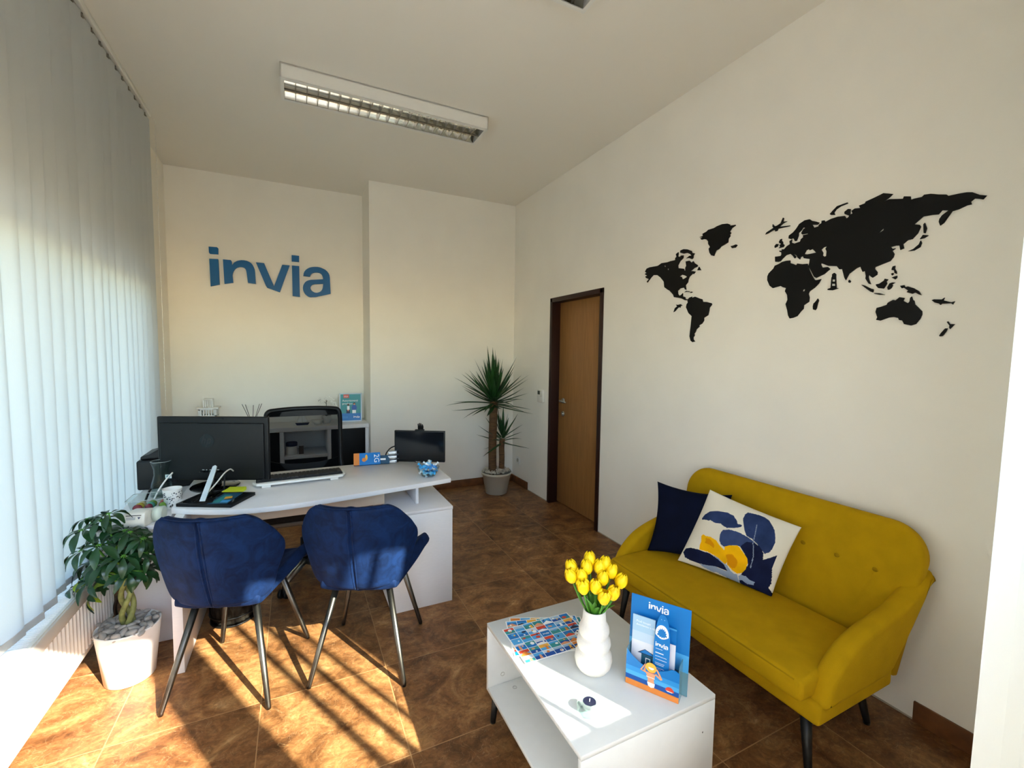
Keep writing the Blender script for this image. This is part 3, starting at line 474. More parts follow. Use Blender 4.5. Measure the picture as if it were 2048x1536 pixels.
while y < ry1-.02: m.box((rx0+.03, y, rz1-.012), (rx1-.014, y+.004, rz1)); y += .014
m.box((rx1-.02, ry0, rz1-.012), (rx1-.008, ry1, rz1+.001)); m.box((rx0+.025, ry0, rz1-.012), (rx0+.037, ry1, rz1+.001))
m.build('top_grille', RADW, rd, world=True)
for y in (1.2, 2.6): MB().box((-1.0, y, 0), (-.96, y+.04, rz0+.02)).build('bracket', RADW, rd, world=True)

# ------------------------------------------------------------------ ceiling lamps
def lamp():
    t = thing('ceiling_lamp', 'white surface mounted louvre lamp in full view on the ceiling', 'ceiling light', (.605, 3.175, HC), 0, 'louvre lamps on the ceiling')
    L, D, Hh = .662, .135, .088
    m = MB()
    m.box((-L, -D, -.012), (L, D, -.001)).box((-L, -D, -Hh), (L, -D+.006, -.001)).box((-L, D-.006, -Hh), (L, D, -.001)).box((-L, -D, -Hh), (-L+.006, D, -.001)).box((L-.006, -D, -Hh), (L, D, -.001))
    m.box((-L, -D, -Hh), (L, -D+.03, -Hh+.004)).box((-L, D-.02, -Hh), (L, D, -Hh+.004)).box((-L, -D, -Hh), (-L+.02, D, -Hh+.004)).box((L-.02, -D, -Hh), (L, D, -Hh+.004))
    m.build('housing', WPLAST, t)
    refl = mat('louvre_mirror', '#b9b4a6', .16, metal=1)
    m = MB()
    for s0, s1 in ((-D+.03, -.004), (.004, D-.02)):
        w = s1-s0
        m.grid(lambda u, v: (-L+.02+(2*L-.04)*u, s0+w*v, -Hh+.006+.055*(1-(2*v-1)**4)), 2, 14, refl)
    m.build('reflector', refl, t, fix=False)
    m = MB(); blade = mat('louvre_blade', '#8d887c', .3, metal=.75)
    n = 20
    for k in range(1, n):
        x = -L+.02+(2*L-.04)*k/n
        for s0, s1 in ((-D+.03, -.004), (.004, D-.02)):
            w = s1-s0
            prof = [(s0, -Hh+.003)]+[(s0+w*j/10, -Hh+.003) for j in range(1, 11)]+[(s0+w*j/10, -Hh+.046-.016*math.sin(PI*j/10)) for j in range(10, -1, -1)]
            m.prism(prof, -.0016, .0016, blade, M=frame((x, 0, 0), (0, 1, 0), (0, 0, 1)))
    m.box((-L+.02, -.005, -Hh+.002), (L-.02, .005, -Hh+.03), blade)
    m.build('louvre', refl, t)
    for s in (-.062, .058):
        MB().tube([(-L+.04, s, -Hh+.045), (L-.04, s, -Hh+.045)], .013, mat('fluorescent_tube', '#e8e6de', .3), n=14).build('tube', None, t)
    return t
lp = lamp()
dup(lp, (.588, 1.705, HC), 0, 'white louvre lamp mostly cut off by the top of the picture')

# ------------------------------------------------------------------ wall sign and world map
sg = thing('wall_sign', 'blue raised lower case letters spelling a shop name on the back wall', 'sign', (-.19, YB, 2.34))
keys = list(LETD.keys())
for name, ks in (('letter', ('i1', 'd1')), ('letter', ('n',)), ('letter', ('v',)), ('letter', ('i2', 'd2')), ('letter', ('a',))):
    m = MB()
    for k in ks: m.prism(LETD[k], .004, .028, LOGO, M=frame((0, YB, 0), (1, 0, 0), (0, 0, 1)))
    m.build(name, LOGO, sg, world=True)
MW = frame((XR, 0, 0), (0, 1, 0), (0, 0, 1))
MW = Matrix(((0, 0, -1, XR), (1, 0, 0, 0), (0, 1, 0, 0), (0, 0, 0, 1)))
wm = thing('world_map_art', 'black wooden world map silhouette mounted on the wall above the sofa', 'wall decoration', (XR, 1.6, 1.9))
for k, l in MAPD.items():
    if not k.isupper(): MB().prism(l, .001, .007, BLACKDECAL, M=MW).build(k, None, wm, world=True)
for k, lab in (('AIRPLANE', 'black airplane silhouette on the wall between two map landmasses'), ('LIGHTHOUSE', 'small black striped lighthouse silhouette on the wall within the map'),
               ('SHARK', 'small black shark silhouette on the wall near the map edge'), ('DOLPHIN', 'tiny black leaping dolphin silhouette on the wall beside the map')):
    l = MAPD[k]; cy = sum(p[0] for p in l[0])/len(l[0]); cz = sum(p[1] for p in l[0])/len(l[0])
    m = MB().prism([[(p[0]-cy, p[1]-cz) for p in lp] for lp in l], .001, .007, BLACKDECAL, M=Matrix(((0, 0, -1, 0), (1, 0, 0, 0), (0, 1, 0, 0), (0, 0, 0, 1))))
    solo(m, k.lower()+'_cutout', None, lab, 'wall decoration', (XR, cy, cz), 0, 'animal and travel cutouts around the map')
# thermostat, socket
t = thing('wall_thermostat', 'small white thermostat on the wall beside the door', 'thermostat', (XR, 3.98, 1.075))
MB().box((-.026, -.058, -.066), (-.001, .058, .066), bev=.006).build('body', WPLAST, t)
MB().box((-.0275, .0, .015), (-.0255, .045, .052)).build('display', mat('lcd', '#4b4f4a', .2), t)
for k in range(3): MB().box((-.029, -.04, .04-.024*k), (-.0255, -.012, .055-.024*k), bev=.002).build('button', CREAM, t)
t = thing('power_socket', 'white wall socket low on the wall behind the tall plant', 'socket', (XR, 4.495, .285))
MB().box((-.012, -.042, -.042), (-.001, .042, .042), bev=.005).build('plate', WPLAST, t)
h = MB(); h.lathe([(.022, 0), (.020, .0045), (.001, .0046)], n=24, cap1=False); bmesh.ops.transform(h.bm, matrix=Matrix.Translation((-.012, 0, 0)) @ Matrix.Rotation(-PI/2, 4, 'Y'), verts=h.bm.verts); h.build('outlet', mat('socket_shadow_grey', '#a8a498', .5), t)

# ------------------------------------------------------------------ camera and light
def camera():
    yaw, pitch, roll, fpx = rad(26.0199), rad(-3.8035), rad(.7335), 884.6
    F = Vector((math.sin(yaw)*math.cos(pitch), math.cos(yaw)*math.cos(pitch), math.sin(pitch)))
    R = Vector((math.cos(yaw), -math.sin(yaw), 0)); U = R.cross(F); c, s = math.cos(roll), math.sin(roll)
    R2 = c*R+s*U; U2 = -s*R+c*U
    cam = bpy.data.cameras.new('camera'); o = bpy.data.objects.new('camera', cam); COL.objects.link(o)
    cam.sensor_fit = 'HORIZONTAL'; cam.sensor_width = 36; cam.lens = fpx/2048*36; cam.clip_start = .02
    o.matrix_world = Matrix(((R2.x, U2.x, -F.x, 0), (R2.y, U2.y, -F.y, 0), (R2.z, U2.z, -F.z, 1.5), (0, 0, 0, 1)))
    SC.camera = o
camera()
SUN_E, SKY_S, EXPO = 16.0, .62, 1.24
sd = Vector((-.445*math.cos(rad(33)), .8955*math.cos(rad(33)), -math.sin(rad(33))))
l = bpy.data.lights.new('sun', 'SUN'); l.energy = SUN_E; l.angle = rad(.6); l.color = (1, .91, .79)
o = bpy.data.objects.new('sun', l); COL.objects.link(o); o.rotation_euler = sd.to_track_quat('-Z', 'Y').to_euler(); o.location = (3, -6, 5)
W = bpy.data.worlds.new('world'); SC.world = W; W.use_nodes = True
nt = W.node_tree; bg = nt.nodes['Background']
sk = nt.nodes.new('ShaderNodeTexSky'); sk.sky_type = 'NISHITA'; sk.sun_disc = False; sk.sun_elevation = rad(33); sk.sun_rotation = rad(154); sk.air_density = 1.2; sk.dust_density = .25; sk.ozone_density = 2.0
nt.links.new(sk.outputs[0], bg.inputs[0]); bg.inputs[1].default_value = SKY_S
def portal(name, loc, rot, sx, sy):
    l = bpy.data.lights.new(name, 'AREA'); l.shape = 'RECTANGLE'; l.size = sx; l.size_y = sy; l.cycles.is_portal = True
    o = bpy.data.objects.new(name, l); COL.objects.link(o); o.location = loc; o.rotation_euler = rot
portal('portal_side', (XL-.27, (WY0+WY1)/2, (WZ0+WZ1)/2), (0, rad(-90), 0), WZ1-WZ0, WY1-WY0)
portal('portal_front', (.7, YF-.14, 1.35), (rad(90), 0, 0), 3.1, 2.2)
SC.view_settings.view_transform = 'Standard'; SC.view_settings.look = 'None'; SC.view_settings.gamma = 1; SC.view_settings.use_curve_mapping = False
SC.view_settings.exposure = EXPO
SC.cycles.max_bounces = 14; SC.cycles.diffuse_bounces = 8; SC.cycles.transparent_max_bounces = 24; SC.cycles.caustics_refractive = False; SC.cycles.caustics_reflective = False
SC.cycles.sample_clamp_indirect = 6
SC.cycles.use_denoising = True

# ------------------------------------------------------------------ velvet chairs
def velvet_chair():
    t = thing('velvet_chair', 'blue velvet shell chair nearer the white blinds, standing between potted plant and desk', 'chair', (-.2485, 2.32, 0), rad(-20), 'blue velvet chairs at the desk')
    HWB = [(.452, .135), (.457, .160), (.470, .188), (.50, .205), (.58, .226), (.66, .252), (.70, .252), (.76, .228), (.815, .192), (.838, .170), (.846, .150)]
    def back(u, v):
        z = .452+(.846-.452)*v; x = (2*u-1)*interp(HWB, z)
        y = -.195-.085*((z-.452)/.394)+.135*(abs(x)/.25)**2.2 - .012*math.sin(PI*v) - .02
        d = abs(x); y += .010*math.exp(-(d/.010)**2)*(1 if v < .97 else 0)    # centre seam dents the back
        return (x, y, z)
    m = MB(); m.grid(back, 44, 22, VELVET)
    o = m.build('backrest', VELVET, t, fix=False); solid(o, .038, 0); subd(o, 1)
    m = MB()
    pts = [back(u, v) for u, v in [(.0, v/14) for v in range(1, 15)]+[(u/12, 1) for u in range(1, 12)]+[(1, 1-v/14) for v in range(14)]]
    m.tube([Vector(p)+Vector((0, -.017, 0)) for p in pts], .004, VELVET, n=6)
    for s in (-.008, .008): m.tube([Vector(back(.5+s/.4, v/12*.98))+Vector((0, -.019, 0)) for v in range(13)], .0045, VELVET, n=6)
    m.build('piping', VELVET, t)
    HWS = [(-.20, .165), (-.12, .195), (-.02, .235), (.08, .268), (.13, .27), (.18, .25), (.225, .20), (.245, .15)]
    def seat(u, v):
        y = -.20+.445*v; hw = interp(HWS, y); x = (2*u-1)*hw
        wing = interp([(-.20, .03), (-.1, .085), (.05, .105), (.14, .09), (.2, .04), (.245, .0)], y)
        z = .455 + wing*max(0, (abs(x)-.10)/.17)**1.4 + .012*(v-.5)
        z -= .004*math.exp(-(abs(x)/.01)**2)
        return (x, y, z)
    m = MB(); m.grid(seat, 32, 20, VELVET)
    o = m.build('seat', VELVET, t, fix=False); solid(o, .05, -1 if False else 0); subd(o, 1)
    for sx in (-1, 1):
        for sy, fy, ty in ((-1, -.232, -.115), (1, .232, .13)):
            m = MB().tube([(sx*.115, ty, .436), (sx*.21, fy, .012), (sx*.211, fy*1.003, 0)], [.0155, .0105, .0095], n=16)
            m.build('leg', GUN, t)
    m = MB()
    m.box((-.13, -.13, .418), (.13, -.10, .432)).box((-.13, .11, .418), (.13, .14, .432)).box((-.10, -.12, .418), (-.07, .13, .432)).box((.07, -.12, .418), (.10, .13, .432))
    m.build('seat_frame', BLACKM, t)
    return t
def under(root, child, part):
    ks = [k for k in root.children]
    p = [k for k in ks if k.name.split('.')[0] == part][0]
    for k in ks:
        if k.name.split('.')[0] == child: k.parent = p
ch = velvet_chair()
under(ch, 'piping', 'backrest')
dup(ch, (.311, 2.214, 0), rad(-23.2), 'blue velvet shell chair beside the white cabinet, partly in the sun')

# ------------------------------------------------------------------ desk
dk = thing('desk', 'white desk with a bowed front top carrying the monitor', 'desk', (.14, 2.78, 0))
front = [(-.553, 2.585), (-.47, 2.535), (-.382, 2.488), (-.29, 2.452), (-.192, 2.430), (-.09, 2.422), (.005, 2.426), (.12, 2.438), (.246, 2.458), (.40, 2.480), (.519, 2.498), (.68, 2.524), (.838, 2.552)]
o = MB().prism(front+[(.838, 3.13), (-.553, 3.13)], .715, .741, WOOD_W).build('tabletop', WOOD_W, dk, world=True); bevel(o, .0015, 2)
bevel(MB().box((-.532, 2.432, 0), (-.492, 3.11, .715)).build('leg_panel', WOOD_W, dk, world=True), .0015, 2)
bevel(MB().box((-.49, 2.66, .60), (.46, 2.678, .715)).build('modesty_panel', mat('beige_laminate', '#d8c6b0', .5), dk, world=True), .001, 1)
bevel(MB().box((.637, 2.615, .588), (.655, 2.95, .715)).build('support_panel', WOOD_W, dk, world=True), .001, 1)
cb = thing('cabinet', 'low white open cabinet under the end of the desk', 'cabinet', (.645, 2.8, 0))
m = MB()
m.box((.458, 2.492, .569), (.832, 3.11, .588)); bevel(m.build('top_panel', WOOD_W, cb, world=True), .001, 1)
bevel(MB().box((.460, 2.494, 0), (.830, 2.512, .568)).build('side_panel', WOOD_W, cb, world=True), .001, 1)
bevel(MB().box((.460, 3.09, 0), (.830, 3.108, .568)).build('side_panel', WOOD_W, cb, world=True), .001, 1)
bevel(MB().box((.812, 2.513, 0), (.830, 3.089, .568)).build('back_panel', WOOD_W, cb, world=True), .001, 1)
bevel(MB().box((.462, 2.513, .02), (.811, 3.089, .038)).build('bottom_panel', WOOD_W, cb, world=True), .001, 1)
bevel(MB().box((.470, 2.513, .38), (.811, 3.089, .398)).build('shelf', WOOD_W, cb, world=True), .001, 1)
b = MB().box((.478, 2.530, .038), (.76, 2.60, .355), BLUE3)
b.box((.4765, 2.540, .16), (.478, 2.59, .30), WPRINT)
bnd = solo(b, 'binder', None, 'blue lever arch binder nearest the side in the open cabinet', 'binder', group='binders in the cabinet')
for k, lab in enumerate(('dark binder second from the side in the open cabinet', 'blue binder third from the side in the open cabinet')):
    c = bnd.copy()
    if k == 0: c.data = bnd.data.copy(); c.data.materials[0] = BPLAST
    COL.objects.link(c); c.location = (0, .075*(k+1), 0); c['label'] = lab
# window-side table
st = thing('side_table', 'white side table against the blinds holding the candy box and printer', 'table', (-.71, 2.85, 0))
bevel(MB().box((-.80, 2.49, .68), (-.558, 3.55, .70)).build('tabletop', WOOD_W, st, world=True), .0015, 2)
bevel(MB().box((-.79, 2.75, 0), (-.536, 2.768, .68)).build('front_panel', WOOD_W, st, world=True), .0015, 2)
bevel(MB().box((-.79, 3.50, 0), (-.56, 3.518, .68)).build('end_panel', WOOD_W, st, world=True), .0015, 2)
ZD, ZS = .7415, .7005
# monitor
mo = thing('monitor', 'large black monitor seen from behind on the desk', 'monitor', (-.427, 2.90, ZD), math.atan2(-.23, .546))
w2 = .298
o = MB().box((-w2, .012, .036), (w2, .034, .394)).build('display_housing', BPLAST, mo); bevel(o, .006)
o = MB().box((-w2+.02, -.002, .045), (w2-.02, .014, .36)).build('rear_cover', BPLAST, mo); bevel(o, .006)
MB().box((-w2+.006, .034, .05), (w2-.006, .0352, .388)).build('screen', SCREEN, mo)
m = MB().box((-.05, .0, .382), (.06, .012, .386), BGLOSS); m.build('vent_slot', BGLOSS, mo)
MV = frame((-.025, -.0022, .262), (1, 0, 0), (0, 0, 1)); disc = mat('badge_dark_teal', '#0c171b', .5, spec=.3); inkm = mat('badge_ink', '#0a1114', .5)
m = MB().prism(circle(0, 0, .038, n=40), 0, .0008, disc, M=MV)
sl = lambda pts: [(x+y*.30, y) for x, y in pts]
for poly in ([(-.026, .036), (-.020, .036), (-.020, -.016), (-.026, -.016)], [(-.020, .012), (-.008, .012), (-.006, .008), (-.006, -.016), (-.012, -.016), (-.012, .006), (-.020, .006)],
             [(.002, .012), (.008, .012), (.008, -.036), (.002, -.036)], [(.008, .012), (.020, .012), (.023, .008), (.023, -.012), (.020, -.016), (.008, -.016), (.008, -.010), (.017, -.010), (.017, .006), (.008, .006)]):
    m.prism(sl(poly), .0008, .0012, inkm, M=MV)
m.build('logo_badge', None, mo)
m = MB()
for k, x in enumerate((-.055, -.035, -.015, .0, .012, .024)): m.box((x, -.0035, .098), (x+(.012 if k in (0, 5) else .007), -.0018, .1015), SILVER)
m.box((-.07, -.004, .085), (.06, -.0015, .094), BGLOSS); m.build('port_panel', None, mo)
m = MB().box((-w2+.045, -.003, .052), (-w2+.078, -.0018, .073), WPRINT).box((-w2+.052, -.0036, .058), (-w2+.071, -.003, .068), GREYP); m.build('asset_sticker', None, mo)
m = MB().tube([(.0, .02, .10), (.0, .03, .02), (.0, .02, .006)], [.028, .026, .03], n=18); m.build('stand_neck', BPLAST, mo)
MB().lathe([(.118, 0), (.120, .004), (.116, .008), (.03, .011)], c=(.0, .02, 0), n=48).build('stand_base', BGLOSS, mo)
for k_, p_ in (('screen', 'display_housing'), ('logo_badge', 'rear_cover'), ('vent_slot', 'rear_cover'), ('port_panel', 'rear_cover'), ('asset_sticker', 'rear_cover')): under(mo, k_, p_)
# tablet stand bar, cables
t = thing('tablet_stand', 'silver slanted bar stand with white cable at the desk front edge', 'stand', (-.425, 2.57, ZD+.0175))
m = MB(); a, b_ = Vector((0, 0, .004)), Vector((.048, .085, .165)); d = (b_-a).normalized(); sx = Vector((1, -.35, 0)).normalized(); ny = d.cross(sx)
bar = [(-.013, 0), (.013, 0), (.013, .15), (.010, .176), (.0, .182), (-.010, .176), (-.011, .15)]
m.prism(bar, -.003, .003, SILVER, M=Matrix(((sx.x, d.x, ny.x, 0), (sx.y, d.y, ny.y, 0), (sx.z, d.z, ny.z, .004), (0, 0, 0, 1)))); m.build('bar', SILVER, t)
MB().box((-.045, -.03, 0), (.045, .05, .004), bev=.0015).build('foot_plate', BPLAST, t)
def cable(pts, r, mt, label, n=10): return solo(MB().tube(bez(pts, 10), r, mt, n=8), 'cable', None, label, 'cable')
cable([(-.375, 2.872, .832), (-.385, 2.84, .845), (-.40, 2.79, .84), (-.402, 2.75, .80), (-.405, 2.71, .765), (-.43, 2.64, .768), (-.47, 2.575, .766)], .004, BPLAST, 'black cable hanging from the monitor ports toward the desk pad')
cable([(-.345, 2.86, .832), (-.355, 2.82, .84), (-.358, 2.78, .80), (-.362, 2.76, .762), (-.39, 2.69, .766), (-.42, 2.62, .78), (-.455, 2.56, .767)], .004, BPLAST, 'second black cable beside the slanted silver bar')
cable([(-.325, 2.852, .835), (-.335, 2.81, .856), (-.355, 2.75, .85), (-.38, 2.69, .82), (-.41, 2.63, .79), (-.43, 2.60, .775)], .0035, WPLAST, 'white cable plugged into the monitor ports')
cable([(-.62, 2.96, .83), (-.645, 2.93, .80), (-.672, 2.90, .752), (-.69, 2.88, .708)], .004, WPLAST, 'white cable rising behind the clear candy box')
cable([(-.62, 3.03, .765), (-.68, 3.03, .765), (-.715, 3.00, .76), (-.725, 2.95, .735), (-.728, 2.90, .706)], .0055, BPLAST, 'thick black cable bent over beside the glass carafe')
cable([(-.535, 2.60, .60), (-.60, 2.62, .57), (-.645, 2.60, .50), (-.70, 2.58, .43), (-.76, 2.60, .36), (-.80, 2.66, .26), (-.79, 2.70, .14), (-.76, 2.72, .012)], .008, BPLAST, 'black cable looping down behind the plant to the floor')
cable([(-.535, 2.64, .50), (-.60, 2.66, .492), (-.66, 2.64, .50)], .008, BPLAST, 'short black cable running behind the plant leaves')
# desk pad, leaflets, notes, keyboard
PR = math.atan2(-.121, .238)
t = thing('desk_pad', 'black desk writing pad under the silver bar stand', 'desk pad', (-.372, 2.628, ZD), PR)
bevel(MB().box((-.135, -.10, 0), (.135, .10, .016)).build('pad', BPLAST, t), .002)
MB().box((-.12, -.085, .0158), (.118, .085, .0165)).build('cover_sheet', BGLOSS, t)
t = MB(); ML = frame((.05, -.01, .0168), (1, .15, 0), (-.15, 1, 0))
t.prism([(-.045, -.085), (.045, -.085), (.045, .085), (-.045, .085)], 0, .001, DTEAL, M=ML).prism([(-.035, -.07), (.0, -.07), (.01, .05), (-.03, .06)], .001, .0012, TEAL, M=ML).prism([(.0, -.02), (.03, .0), (.02, .03), (-.01, .02)], .0012, .0014, STRAW, M=ML).prism([(.005, -.07), (.04, -.07), (.04, -.03), (.0, -.03)], .0012, .0014, BLUE2, M=ML)
solo(t, 'leaflet', None, 'teal printed leaflet lying on the black desk pad', 'leaflet', (-.372, 2.628, ZD), PR)
m = MB()
for k in range(5): m.box((-.042, -.045, .0035*k), (.042, .045, .0035*k+.0033))
solo(m, 'sticky_note_pad', NOTEY, 'bright yellow sticky note pad on the desk', 'sticky notes', (-.312, 2.752, ZD), rad(-18))
t = thing('keyboard', 'black keyboard set in a white raised stand on the desk', 'keyboard', (.012, 2.845, ZD), rad(3))
o = MB().prism([(-.245, -.02), (-.225, -.062), (-.19, -.07), (.19, -.07), (.225, -.060), (.245, -.02), (.245, .07), (-.245, .07)], .012, .026, WPLAST).build('stand_tray', WPLAST, t); bevel(o, .004)
for x in (-.20, .155): MB().box((x, -.062, 0), (x+.045, .05, .013), bev=.002).build('foot', WPLAST, t)
MB().box((-.228, -.042, .026), (.228, .068, .036), bev=.003).build('key_tray', BPLAST, t)
m = MB()
for r in range(5):
    for c in range(21): m.box((-.222+.0212*c, -.036+.0205*r, .036), (-.222+.0212*c+.0185, -.036+.0205*r+.0178, .041))
m.build('keys', mat('key_black', '#15171a', .55), t)
under(t, 'keys', 'key_tray'); under(t, 'foot', 'stand_tray')
# mug
t = thing('mug', 'white mug with black speckled pattern behind the printer', 'mug', (-.577, 2.735, ZS), rad(75))
m = MB().lathe([(.031, 0), (.034, .003), (.041, .098), (.0425, .101), (.040, .099), (.033, .008), (.001, .007)], WPLAST, n=36, cap1=False)
rr = random.Random(3)
for k in range(150):
    a = rr.uniform(0, 2*PI); z = rr.uniform(.012, .088); r = .0345+.0065*(z-.003)/.095+.0004; s = rr.choice((.0022, .003, .0038))
    p = Vector((r*math.cos(a), r*math.sin(a), z)); n = Vector((math.cos(a), math.sin(a), 0)); tx = Vector((-math.sin(a), math.cos(a), 0))
    m.prism([(-s, 0), (0, -s), (s, 0), (0, s)], 0, .0003, rr.choice((BPLAST, NAVYP, BPLAST)), M=Matrix(((tx.x, 0, n.x, p.x), (tx.y, 0, n.y, p.y), (0, 1, 0, p.z), (0, 0, 0, 1))))
m.build('cup', None, t)
MB().tube(bez([(.037, .0, .08), (.058, .004, .078), (.066, .005, .055), (.055, .003, .03), (.035, 0, .025)], 6), .0045).build('handle', WPLAST, t)
# candy box with sweets
t = thing('candy_box', 'clear plastic open box of colourful sweets on the side table', 'box', (-.665, 2.745, ZS))
def boxring(a, b, z, r=.012):
    out = []
    for cx, cy, a0 in ((a-r, b-r, 0), (-a+r, b-r, 90), (-a+r, -b+r, 180), (a-r, -b+r, 270)): out += [(cx+r*math.cos(rad(a0+k*22.5)), cy+r*math.sin(rad(a0+k*22.5)), z) for k in range(5)]
    return out
m = MB(); rings = [[m.bm.verts.new(p) for p in boxring(*q)] for q in ((.068, .048, .0015), (.070, .05, .003), (.082, .062, .066), (.088, .068, .068))]
for A, B in zip(rings, rings[1:]):
    for k in range(20): f_ = m.bm.faces.new([A[k], A[(k+1) % 20], B[(k+1) % 20], B[k]]); f_.smooth = True
m.bm.faces.new(rings[0][::-1]); m.build('tray', THIN, t)
MB().tube([Vector(p) for p in boxring(.088, .068, .068)]+[Vector(boxring(.088, .068, .068)[0])], .0018, mat('clear_rim', '#dfe8e8', .1, trans=.6), n=6).build('rim', None, t)
cc = ('#8d1f2e', '#7c2438', '#6f8f2e', '#b8a13a', '#3f8f7a', '#93343a', '#c9b48a', '#5a7f30', '#a33a2c')
labs = ['red', 'wine red', 'green', 'yellow', 'teal', 'dark red', 'pale', 'olive green', 'orange red']
for k in range(9):
    x = -.048+.048*(k % 3)+rr.uniform(-.006, .006); y = -.028+.028*(k//3)
    solo(MB().ball((0, 0, 0), (.021, .016, .018), sub=2), 'candy', mat('sweet_%d' % k, cc[k], .25), labs[k]+' wrapped sweet inside the clear plastic box', 'candy', (-.665+x, 2.745+y, ZS+.022), rr.uniform(0, 3), 'sweets in the clear box')
# label printer
t = thing('label_printer', 'small white rounded device with a printed front behind the plant', 'printer', (-.655, 2.53, ZS), rad(-14))
prof = [(-.05, 0), (.045, 0), (.05, .01), (.05, .05), (.042, .062), (-.035, .068), (-.046, .062), (-.055, .03)]
o = MB().prism(prof, -.042, .042, CREAM, M=Matrix(((0, 0, 1, 0), (1, 0, 0, 0), (0, 1, 0, 0), (0, 0, 0, 1)))).build('body', CREAM, t); bevel(o, .006)
m = MB().tube([(.040, .03, .034), (.078, .035, .034)], [.034, .034], n=28); m.build('roll_cover', mat('pale_green_plastic', '#c3cbbd', .35), t)
MF = frame((0, -.0540, .042), (1, 0, 0), (0, .28, 1))
m = MB().box((-.03, .014, .0005), (.03, .017, .0015), BPLAST, M=MF).prism([(.016, .008), (.028, .008), (.022, -.001)], .0005, .0014, NAVYP, M=MF)
for k in range(3): m.box((-.028, .006-.004*k, .0005), (.008, .0075-.004*k, .0012), GREYP, M=MF)
m.build('front_label', None, t)
# carafe and the black machine behind it
t = thing('glass_carafe', 'clear glass water carafe behind the candy box', 'carafe', (-.675, 2.98, ZS))
MB().lathe([(.046, .002), (.05, .006), (.046, .07), (.033, .12), (.034, .15), (.045, .195), (.0435, .195), (.032, .15), (.031, .12), (.043, .07), (.047, .01), (.02, .008)], THIN, n=36, cap1=True).build('vessel', THIN, t)
MB().tube([Vector((.0455*math.cos(a/24*2*PI), .0455*math.sin(a/24*2*PI), .195)) for a in range(25)], .0013, mat('clear_rim', '#dfe8e8', .1, trans=.6), n=6).build('rim', None, t)
t = thing('laser_printer', 'black office machine half hidden behind monitor and carafe', 'printer', (-.67, 3.27, ZS))
o = MB().box((-.155, -.13, 0), (.155, .13, .17)).build('body', BPLAST, t); bevel(o, .012)
o = MB().prism([(-.14, .170), (.14, .170), (.14, .215), (-.06, .225), (-.10, .20), (-.14, .19)], -.11, .11, BPLAST, M=frame((0, 0, 0), (1, 0, 0), (0, 0, 1))).build('scanner_lid', BPLAST, t); bevel(o, .008)
# customer display on the far end
t = thing('customer_screen', 'small dark customer facing screen at the far end of the desk', 'screen', (.765, 3.02, ZD), math.atan2(-.155, .30))
o = MB().box((-.176, -.008, .003), (.176, .012, .222)).build('housing', BPLAST, t); bevel(o, .003)
MB().box((-.168, -.0092, .018), (.168, -.0078, .214)).build('screen', SCREEN, t)
m = MB().box((-.032, -.016, 0), (.032, .03, .013), BPLAST, bev=.003).text('Prestigio', .009, frame((-.024, -.0165, .004), (1, 0, 0), (0, 0, 1)), WPRINT); m.build('foot', None, t)
MB().box((-.05, .01, 0), (.05, .09, .004), bev=.001).tube([(0, .05, .003), (0, .02, .08)], .008).build('rear_stand', BPLAST, t)
m = MB().box((-.032, -.014, .2215), (.030, .016, .231), BPLAST, bev=.002)
for x, l in ((-.010, .040), (-.001, .046), (.008, .044), (.017, .038)): m.tube([(x, .004, .23), (x*1.0, .0, .23+l*.6), (x*1.1, -.006, .23+l)], [.005, .0045, .0035], n=8)
m.tube([(.020, .004, .232), (.024, -.006, .25), (.022, -.012, .262)], .004, n=8); m.build('clip_on_camera', BPLAST, t)
cable([(.62, 3.12, .85), (.58, 3.115, .835), (.548, 3.10, .80), (.552, 3.09, .762), (.58, 3.085, .747), (.63, 3.08, .746)], .0045, BPLAST, 'black cable curving behind the small customer screen')
# brochures behind, card box
t = thing('catalogue', 'thick catalogue with blue cover and orange spine on the desk end', 'catalogue', (.42, 3.075, ZD), rad(-6))
tilt = Matrix.Rotation(rad(-28), 4, 'X')
m = MB().box((-.085, -.012, 0), (.085, .022, .082), BLUE1, M=tilt).box((-.0865, -.0125, 0), (-.05, .0225, .0825), ORANGE, M=tilt)
MC = tilt @ frame((.045, -.0128, .070), (0, 0, -1), (1, 0, 0))
m.text('2G', .048, MC, WPRINT).prism(circle(.035, -.065, .014, n=14), 0, .0003, ORANGE, M=MC).prism(circle(.02, -.05, .02, .008, n=14), -.0002, .0002, STRAW, M=MC); m.build('cover', None, t)
t = MB().box((-.045, -.01, 0), (.045, .012, .058), DTEAL, M=tilt).box((-.03, -.0108, .025), (.02, -.0098, .036), WPRINT, M=tilt)
solo(t, 'brochure', None, 'dark blue brochure standing beside the thick catalogue', 'brochure', (.52, 3.07, ZD), rad(-14))
t = MB()
for k in range(3): t.box((-.03, -.03, .03*k), (.03, .03, .03*k+.022), mat('silver_plastic', '#b7bcc4', .25, metal=.6), bev=.004).box((-.024, -.032, .03*k+.006), (.018, -.03, .03*k+.014), WPRINT)
solo(t, 'card_holder', None, 'silver tiered card holder half hidden behind the customer screen', 'card holder', (.592, 3.095, ZD), rad(-14))
